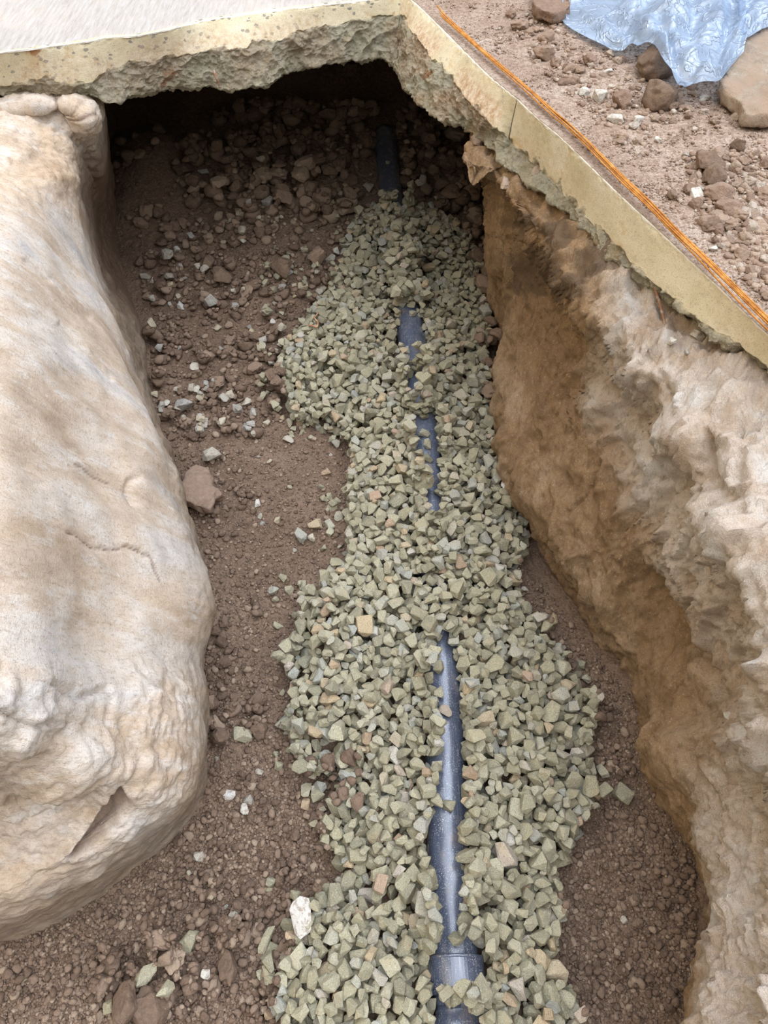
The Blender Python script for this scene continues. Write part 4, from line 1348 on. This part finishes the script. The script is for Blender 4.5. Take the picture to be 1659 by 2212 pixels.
lone('pale_stone', 440, 378, 26, 14, -12, HULLS, 24, M_PALE, 'flat pale stone on the dark heap deep under the slab', 'stone', tint=.2)
lone('pale_stone', 520, 467, 24, 24, 0, HULLS, 25, M_PALE, 'yellowish stone on the brown slope deep under the slab', 'stone', tint=.65)
lone('pale_stone', 458, 655, 34, 30, 20, HULLS, 26, M_PALE, 'grey-white crusted stone in the middle of the clods under the slab', 'stone', tint=.35)
lone('soil_clod', 755, 172, 60, 44, 0, CLODS_HI, 3, M_CLOD, 'big dark block at the top of the heap under the slab', 'soil clod', tint=.2)
lone('white_stone', 1091, 1056, 16, 26, 35, HULLS, 27, M_PALE, 'small white stone at the gravel edge by the right bank', 'stone', tint=.95)
lone('white_chip', 1133, 1275, 18, 10, -15, HULLS, 28, M_PALE, 'white flake on brown soil at the foot of the right bank', 'stone', tint=.9)
lone('tan_stone', 1192, 1342, 22, 26, 0, HULLS, 29, M_GRAVEL, 'tan pinkish stone at the foot of the right bank beside the gravel', 'stone', tint=.95)
lone('tan_stone', 1347, 1988, 16, 16, 0, CLODS_HI, 4, M_PALE, 'small round tan pebble on the bare soil in the lower right', 'stone', tint=.1, smooth=True)

# ---------------- now turn the lists into objects
def tone(t):
    return 'orange-tinted' if .925 < t < .99 else ('blue-grey' if .80 < t <= .925 else ('dark green-grey' if t < .22 else ('yellowish grey-green' if t < .5 else 'pale grey-green')))


def gravel_place(it):
    px, py, _ = proj(*it[:3])
    jj = int((it[1] - Y0) / CS); ii = int((it[0] - X0) / CS)
    cx = at_y(it[1])[0]
    if dpipe[jj, ii] < .05: side = 'lying on the pipe'
    elif dpipe[jj, ii] < .12: side = 'hugging the %s flank of the pipe' % ('left' if it[0] < cx else 'right')
    elif in_g[jj, ii] < 45: side = 'at the outer %s edge of the gravel' % ('left' if it[0] < cx else 'right')
    else: side = 'between pipe and edge on the %s' % ('left' if it[0] < cx else 'right')
    band = 'next to the coupling' if py > 2030 else ('below the widest bare pipe' if py > 1880 else ('beside the widest bare pipe' if py > 1740 else
           ('beside the narrow bare pipe' if py > 1380 else 'in the upper bed')))
    return side, band


rank = visible_rank(gravel)
top300 = set(rank[:300])
for n_ in rank[:300]:
    it = gravel[n_]
    side, band = gravel_place(it)
    put_item('gravel_stone', 'g', HULLS[it[7]], M_GRAVEL, it, '%s stone %s %s' % (tone(it[8]), side, band), 'stone', 'gravel stones around the pipe')
build_stuff('gravel', [g for n_, g in enumerate(gravel) if n_ not in top300], HULLS, M_GRAVEL, 'bed of angular green-grey gravel along the drain pipe', None)


def floor_place(it):
    px, py, _ = proj(*it[:3])
    if py < 300: return 'at the dark back of the hollow under the slab'
    if py < 470: return ('on the dark heap left of the far pipe' if px < 830 else 'in the dark right of the far pipe')
    if py < 620: return ('in the shade under the slab, left of the gravel' if px < 850 else 'by the right bank above the black pipe')
    if py < 780: return ('among the scattered clods left of the black pipe' if px < 800 else 'by the right bank beside the black pipe')
    if py < 960: return ('below the scattered clods near the left bank' if px < 800 else 'by the right bank below the black pipe')
    if py < 1200: return 'near the jagged rock by the left bank'
    if py < 1500: return ('at the foot of the left bank, below the jagged rock' if px < 800 else 'at the foot of the right bank scoop')
    if py < 1760: return ('right of the left bank corner' if px < 800 else 'by the foot of the right bank')
    if py < 1960: return ('on soil below the left bank corner' if px < 800 else 'on bare soil below the right bank foot')
    return ('near the bottom edge, left of the gravel' if px < 800 else 'on bare soil in the lower right')


def size_word(it, a, b):
    px, py, zd = proj(*it[:3])
    w_ = it[3] * 2 * F / zd
    return 'large' if w_ > b else ('medium' if w_ > a else 'small')


rank = visible_rank(clods)
NC = 150
keep = set(rank[:NC])
for n_ in rank[:NC]:
    it = clods[n_]
    put_item('soil_clod', 'c', CLODS_HI[it[7]], M_CLOD, it, '%s %s clod %s' % (size_word(it, 26, 42), 'tan brown' if it[8] > .8 else ('dark brown' if it[8] < .35 else 'brown'), floor_place(it)),
             'soil clod', 'brown clods on the trench floor', True)
rest = [it for n_, it in enumerate(clods) if n_ not in keep]
build_stuff('soil_crumbs', rest + crumbs, CLODS_LO, M_CLOD, 'small brown soil crumbs strewn over the trench floor', None, True)
for it in pale:
    t_ = it[8]
    put_item('pale_stone', 'p', HULLS[it[7]], M_PALE, it, '%s %s stone %s' % (size_word(it, 14, 20), 'cream' if t_ < .25 else ('grey' if t_ < .55 else ('yellowish' if t_ < .85 else 'white')), floor_place(it)),
             'stone', 'pale stones on the trench floor')
build_stuff('soil_grit', grit, CRUMBS, M_CLOD, 'fine brown grit over the trench floor', None, True)

# ================================================================== THINGS ON THE SURFACE
surf_named = [
    # px, py, w, h, ang, proto, material, label
    (1416, 162, 92, 82, 0, 0, M_CLOD, 'largest dark brown clod beside the tip of the plastic sheet', .3),
    (1420, 226, 72, 70, 20, 1, M_CLOD, 'big reddish brown clod just below the largest one near the plastic', .5),
    (1341, 228, 46, 40, 0, 2, M_DRYCLOD, 'grey-brown clod left of the big reddish one', .05),
    (1173, 126, 46, 38, 10, 3, M_DRYCLOD, 'tan knobbly clod halfway down the left trail of clods', .3),
    (1180, 88, 36, 34, 0, 4, M_DRYCLOD, 'tan clod second from the top in the left trail of clods', .5),
    (1174, 42, 30, 32, 0, 5, M_DRYCLOD, 'tan clod at the top of the left trail of clods', .4),
    (1122, 62, 42, 26, 0, 6, M_DRYCLOD, 'flat tan clod left of the trail of clods', .4),
    (1103, 38, 24, 24, 0, 7, M_DRYCLOD, 'small tan clod nearest the top end of the orange wires', .2),
    (1274, 139, 34, 28, -25, 8, M_DRYCLOD, 'grey upright clod between the wires and the large dark clod', .02),
    (1230, 156, 34, 24, 0, 9, M_DRYCLOD, 'tan clod left of the grey upright one', .35),
    (1233, 178, 34, 20, 0, 10, M_DRYCLOD, 'small flat tan clod below the grey upright one', .3),
    (1590, 322, 34, 32, 0, 11, M_CLOD, 'single dark brown clod on pale dust near the right edge', .25),
    (1530, 362, 66, 50, 10, 12, M_CLOD, 'broad brown clod at the top of the right heap', .6),
    (1541, 392, 52, 50, 0, 13, M_CLOD, 'brown clod resting on the broad one in the right heap', .45),
    (1552, 430, 74, 46, -35, 0, M_DRYCLOD, 'long slanted grey-brown slab of earth in the right heap', .25),
    (1570, 458, 66, 36, 0, 2, M_DRYCLOD, 'rounded oblong clod under the slanted one in the right heap', .2),
    (1533, 491, 42, 36, 0, 4, M_CLOD, 'round brown clod at the lower left of the right heap', .65),
    (1580, 490, 32, 24, -20, 6, M_DRYCLOD, 'tan clod between round clods in the right heap', .5),
    (1450, 428, 26, 24, 0, 8, M_CLOD, 'lone round clod between the wires and the white stone', .6),
    (1343, 302, 24, 22, 0, 10, M_DRYCLOD, 'small orange-tan clod midway up beside the wires', .6),
]
for (px, py, wp, hp_, an, pi, mt, lb, ti) in surf_named:
    lone('soil_clod', px, py, wp, hp_, an, CLODS_HI, pi, mt, lb, 'soil clod', ht=.75, smooth=True, tint=ti, surf=True, sink=.3)
for (px, py, wp, hp_, an, pi, lb) in [
    (1297, 213, 34, 26, 20, 1, 'largest white stone, left of the grey-brown clod'),
    (1502, 425, 24, 30, 10, 2, 'white stone at the left foot of the right heap'),
    (1328, 262, 38, 20, -30, 4, 'long bluish white stone above the middle of the wires'),
    (1312, 159, 20, 14, 0, 6, 'small white stone left of the largest dark clod'),
    (1378, 266, 22, 20, 0, 7, 'white stone below the big reddish clod'),
    (1262, 204, 24, 18, 0, 10, 'pale grey stone left of the largest white stone'),
    (1540, 541, 24, 14, 15, 13, 'bluish white chip low in the right heap'),
    (1420, 306, 16, 13, 0, 14, 'white pebble on dusty ground beyond the middle of the wires')]:
    lone('white_stone', px, py, wp, hp_, an, HULLS, pi, M_PALE, lb, 'stone', ht=.7, tint=.93, surf=True)

# random smaller clods
surf_items, surf_small = [], []


def surf_zone(poly, n, dmin, dmax, dst, protos, shape=1.8):
    xs = [p[0] for p in poly]; ys = [p[1] for p in poly]
    got = 0
    while got < n:
        px = rng.uniform(min(xs), max(xs)); py = rng.uniform(min(ys), max(ys))
        if not bool(inside(np.array(px), np.array(py), poly)): continue
        x, y, z = PH(px, py, .675)
        d = dmin + (dmax - dmin) * rng.random() ** shape
        d *= .669
        dst.append([x, y, z, d * .55, d * .47, d * .38, rotmat(rng.uniform(0, 3), rng.normal(0, .2), 1), int(rng.integers(len(protos))), float(rng.random())])
        got += 1


def settle(lst):
    flat_xy = GR_G[::2, ::2, :].reshape(-1, 3)
    cells_ = {}
    for p_ in flat_xy: cells_[(int(p_[0] / .03), int(p_[1] / .03))] = p_[2]
    out = []
    for it in lst:
        kx, ky = int(it[0] / .03), int(it[1] / .03)
        z = None
        for dx in (0, 1, -1):
            for dy in (0, 1, -1):
                if z is None: z = cells_.get((kx + dx, ky + dy))
        if z is None: continue
        px, py, _ = proj(it[0], it[1], H(.675))
        x, y, _ = P(px, py, float(z))
        it[0], it[1] = x, y
        it[2] = float(z) + it[5] * .45
        out.append(tuple(it))
    return out


SURF = [(960, 5), (1190, 10), (1330, 105), (1400, 70), (1500, 180), (1659, 250), (1659, 640), (1560, 560), (1420, 420), (1300, 290), (1180, 190), (1080, 110)]
HEAP = [(1480, 330), (1659, 330), (1659, 650), (1600, 600), (1540, 520), (1490, 440)]
TRAIL = [(1080, 10), (1200, 20), (1250, 120), (1330, 160), (1420, 260), (1400, 320), (1330, 320), (1230, 200), (1150, 140)]
surf_zone(HEAP, 120, .02, .055, surf_items, CLODS_HI)
surf_zone(TRAIL, 60, .018, .05, surf_items, CLODS_HI)
surf_zone([(1300, 105), (1480, 180), (1600, 260), (1500, 290), (1400, 250)], 36, .02, .05, surf_items, CLODS_HI)
surf_zone(HEAP, 650, .010, .028, surf_small, CLODS_LO)
surf_zone(SURF, 1000, .006, .020, surf_small, CLODS_LO, 2.2)
surf_zone(TRAIL, 500, .007, .024, surf_small, CLODS_LO)
surf_items = settle(surf_items); surf_small = settle(surf_small)
sg_ = []
surf_zone([(930, 0), (1200, 10), (1659, 200), (1659, 690), (1500, 550), (1250, 310), (1090, 150)], 9000, .003, .010, sg_, CRUMBS, 2)
sg_ = settle(sg_)
surf_items.sort(key=lambda it: -it[3] / proj(*it[:3])[2])
NS = 110
for it in surf_items[:NS]:
    px, py, _ = proj(*it[:3])
    wh = ('in the heap at the right frame edge' if px > 1470 and py > 320 else ('in the trail of clods left of the plastic sheet' if px < 1290 else
          ('among stones under the plastic sheet' if py < 190 else 'below the plastic sheet tip')))
    up_ = ('upper part' if py < 110 else 'lower part') if px < 1290 else ('lower part' if (py > 480 or 190 < py < 320) else 'upper part')
    put_item('soil_clod', 'sc', CLODS_HI[it[7]], M_DRYCLOD, it, '%s %s clod %s, %s' % (size_word(it, 17, 26), 'pale tan' if it[8] > .8 else ('brown' if it[8] < .4 else 'tan brown'), wh, up_),
             'soil clod', 'dry clods on the ground above', True)
surf_small = surf_small + surf_items[NS:]
build_stuff('soil_crumbs', surf_small, CLODS_LO, M_DRYCLOD, 'small dry crumbs strewn over the dusty ground in the upper right', None, True)
build_stuff('soil_grit', sg_, CRUMBS, M_DRYCLOD, 'fine pale grit over the dusty ground in the upper right', None, True)
# white stones resting on the dusty shoulder of the right bank


def bank_at(px, py, G_):
    PXb, PYb, Zb = proj(G_[..., 0], G_[..., 1], G_[..., 2])
    d = (PXb - px) ** 2 + (PYb - py) ** 2
    d = np.where(d < 60, Zb * 10, d + 1e4)
    i = np.unravel_index(np.argmin(d), d.shape)
    return G_[i]


for (px, py, d, pi, lb) in [(1502, 722, .045, 3, 'biggest pale stone below the slab edge on the right bank'),
                            (1444, 742, .032, 5, 'whitish stone left of the biggest one on the right bank'),
                            (1480, 757, .022, 8, 'small grey chip under the two pale stones on the right bank'),
                            (1565, 1546, .028, 9, 'small white stone on the lower shoulder of the right bank')]:
    p = bank_at(px, py, RIGHT_G)
    d *= .669
    V, Fc = HULLS[pi]
    ob = make_mesh('pale_stone', V * (d * .55, d * .45, d * .35), Fc, M_PALE, False, tint=np.full(len(V), .9 if pi != 8 else .4))
    ob.location = p + np.array([0, 0, d * .2]); ob.rotation_euler = (.3, -.3, pi)
    tag(ob, lb, 'stone')
# rocks lodged under the slab at the right jamb
for (px, py, wp, hp_, pi, mt, lb) in [(1158, 380, 58, 44, 6, M_DRYCLOD, 'pale broken rock lodged under the slab above the right jamb'),
                                      (1105, 352, 40, 38, 7, M_DRYCLOD, 'brown rock wedged under the slab joint at the jamb'),
                                      (1222, 442, 40, 26, 8, M_DRYCLOD, 'pale rounded rock wedged in the crack under the slab'),
                                      (1090, 395, 26, 42, 10, M_DRYCLOD, 'small ochre lump on the jamb below the brown rock'),
                                      (1028, 300, 34, 40, 11, M_CLOD, 'dark brown lump hanging at the right edge of the hollow')]:
    p = bank_at(px, py, RIGHT_G)
    zd = proj(*p)[2]
    a = wp / 2 * zd / F; b = hp_ / 2 * zd / F
    V, Fc = CLODS_HI[pi]
    ob = make_mesh('lodged_rock', V * (a, b, min(a, b)), Fc, mt, True, tint=np.full(len(V), .85))
    ob.location = p; ob.rotation_euler = (.2, -.3, .3 * pi)
    tag(ob, lb, 'rock')

# ---------------- concrete fragment under the sheet
def plate(name, outl, z, t, mat, label, cat, noise_amp=.009, tilt=0.0):
    bm = bmesh.new()
    top = [bm.verts.new(PH(a_, b_, z + tilt * i_ / len(outl))) for i_, (a_, b_) in enumerate(outl)]
    bm.faces.new(top)
    bmesh.ops.recalc_face_normals(bm, faces=bm.faces)
    ret = bmesh.ops.extrude_face_region(bm, geom=list(bm.faces))
    vs = [g for g in ret['geom'] if isinstance(g, bmesh.types.BMVert)]
    bmesh.ops.translate(bm, verts=vs, vec=(0, 0, -t))
    bmesh.ops.triangulate(bm, faces=bm.faces)
    for _ in range(4):
        bmesh.ops.subdivide_edges(bm, edges=[e for e in bm.edges if e.calc_length() > .012], cuts=1, use_grid_fill=True)
        bmesh.ops.triangulate(bm, faces=bm.faces)
    bmesh.ops.recalc_face_normals(bm, faces=bm.faces)
    bm.verts.index_update()
    V = np.array([v.co[:] for v in bm.verts]); nn = np.array([v.normal[:] for v in bm.verts])
    Fc = np.array([[v.index for v in f.verts] for f in bm.faces]); bm.free()
    V = V + nn * (noise_amp * fbm(V, .05, 4, off=3))[:, None]
    c0 = V.mean(0)
    ob = make_mesh(name, V - c0, Fc, mat, True)
    ob.location = c0
    return tag(ob, label, cat)


k = NT('weathered_concrete_chunk')
k.co = k.mapping((1.5, 1.5, 1.5))
c = k.ramp(k.noise(14, 6, 0.7), [(0.35, (0.27, 0.22, 0.17)), (0.5, (0.40, 0.345, 0.275)), (0.7, (0.52, 0.49, 0.41))])
c = k.mix(k.ramp(k.noise(90, 4, 0.8), [(0.4, 0.7), (0.5, 0.0)]), c, (0.30, 0.22, 0.16))
c = k.mix(k.ramp(k.noise(5, 5, 0.7), [(0.42, 0.9), (0.6, 0.0)]), c, (0.42, 0.31, 0.23))
k.bump(k.noise(60, 6, 0.7), 0.008)
M_CHUNK = k.done(c, 0.93)
plate('concrete_fragment', [(1556, 176), (1580, 135), (1620, 70), (1760, 20), (1760, 240), (1659, 247), (1612, 246), (1600, 222), (1580, 208), (1568, 198)],
      .735, .030, M_CHUNK, 'flat broken piece of concrete sticking out from under the plastic sheet', 'concrete fragment')
plate('earth_slab', [(1156, -30), (1153, 10), (1170, 22), (1195, 30), (1218, 24), (1233, 12), (1228, -30)],
      .72, .026, M_DRYCLOD, 'flat brown cake of earth beside the top left of the plastic sheet', 'soil clod')

# ---------------- plastic sheet
lower = [(1208, 30), (1225, 52), (1262, 74), (1300, 92), (1340, 108), (1362, 92), (1385, 88), (1412, 95), (1440, 130), (1468, 160), (1493, 174), (1520, 172),
         (1552, 172), (1572, 150), (1596, 120), (1609, 104), (1600, 88), (1625, 74), (1662, 55), (1760, 10)]
nl = len(lower)
base_z = [.69, .69, .69, .69, .70, .73, .76, .77, .78, .785, .775, .77, .765, .765, .765, .77, .77, .76, .75, .74]
C = []
for i, ((a_, b_), z_) in enumerate(zip(lower, base_z)):
    p0 = np.array(PH(a_, b_, z_))
    C.append([p0] + [p0 + np.array([.12 + .0 * i, .45, 0]) * t * .7 + np.array([0, 0, .014 + .02 * math.sin(i * 1.7 + t * 9)]) for t in (.16, .4, .8, 1.4, 2.2, 3.2)])
G = np.array(C)
G = cr(G, nl * 14, 0); G = cr(G, 220, 1)
G = spread(G, 420, 0)
fold = ridged(G * np.array([1, 1, .3]), .24, 2, off=301)
D = .020 * (fold - 1.0) + .007 * (ridged(G, .09, 2, off=303) - 1.0) * sst(-.1, .3, fbm(G, .3, 2, off=307)) + .0018 * (ridged(G, .04, 2, off=305) - 1)
D *= np.concatenate([np.linspace(.25, 1, 20), np.ones(200)])[None, :]
# radiating gather near the right tip
G[..., 2] += D
G[..., 2] = np.maximum(G[..., 2], H(.685))
edge_pull = np.exp(-np.arange(220) / 14.0)[None, :]
G[..., 2] += .0
ob = make_mesh('plastic_sheet', G.reshape(-1, 3), grid_faces(*G.shape[:2], flip=True), M_FILM)
md = ob.modifiers.new('thickness', 'SOLIDIFY'); md.thickness = .0006
tag(ob, 'crumpled translucent bluish plastic sheet spread over the soil in the upper right', 'plastic sheet')

# ---------------- orange wires
wp = [(940, 16, .68), (962, 40, .67), (985, 62, .662), (1040, 112, .66), (1100, 164, .66), (1150, 207, .66), (1200, 252, .66), (1225, 272, .662), (1262, 306, .664), (1300, 345, .665), (1350, 396, .67),
      (1400, 444, .672), (1450, 496, .675), (1520, 565, .676), (1580, 625, .675), (1659, 703, .67), (1760, 800, .67), (1900, 935, .67)]
path = np.array([PH(*p_) for p_ in wp])
path = cr(path[:, None, :], 240, 0)[:, 0]
root = empty('wire_bundle', tuple(path[120]))
tag(root, 'long bundle of thin rusty orange wires lying beside the slab rim', 'wire bundle')
T = np.gradient(path, axis=0); T /= np.linalg.norm(T, axis=1)[:, None]
S = np.cross(T, (0, 0, 1.0)); S /= np.linalg.norm(S, axis=1)[:, None]
arc = np.linspace(0, 1, 240)
for q in range(6):
    side = (q - 2.5) * .0028 * (.75 + .6 * arc)
    lift = .002 * math.sin(q * 2.1) + (.004 if q in (2, 3) else 0) + .0016 * np.sin(arc * (9 + q) + q)
    pth = path + S * (side + .0011 * np.sin(arc * (14 + 2 * q) + q * 1.3))[:, None] + np.array([0, 0, 1.0]) * (lift + .004 if np.isscalar(lift) else (lift + .004)[:, None])
    i0 = q * 2
    closed_tube('wire', pth[i0:] - path[120], np.full(240 - i0, .0019), M_WIRE, 8, root)

# ---------------- rods and the root
def stick(name, pts, r0, r1, mat, label, cat, n=30):
    c_ = cr(np.array(pts)[:, None, :], n, 0)[:, 0]
    ob = closed_tube(name, c_ - c_[0], np.linspace(r0, r1, n), mat, 10)
    ob.location = c_[0]
    return tag(ob, label, cat)


a0 = np.array(P(1413, 615, 1.02)); a1 = np.array(P(1426, 660, 1.00)); a2 = np.array(P(1440, 712, .975))
stick('steel_rod', [a0, a1, a2], .0038, .003, M_ROD, 'thin grey steel rod sticking down from the crack under the slab edge', 'rod')
stick('steel_rod', [PH(462, 152, .475), PH(468, 170, .445), PH(476, 190, .40)], .004, .0034, M_ROD, 'short rusty steel stub in the broken face of the far slab', 'rod')
rx = [(684, 660), (686, 680), (680, 690), (687, 700), (684, 710), (672, 706), (660, 712), (648, 722)]
pts = []
for a_, b_ in rx:
    x, y, h = floor_at(a_, b_); pts.append((x, y, h + .008))
stick('dry_root', pts, .0022, .004, M_ROOT, 'thin curled reddish root on soil left of the gravel', 'root', 50)
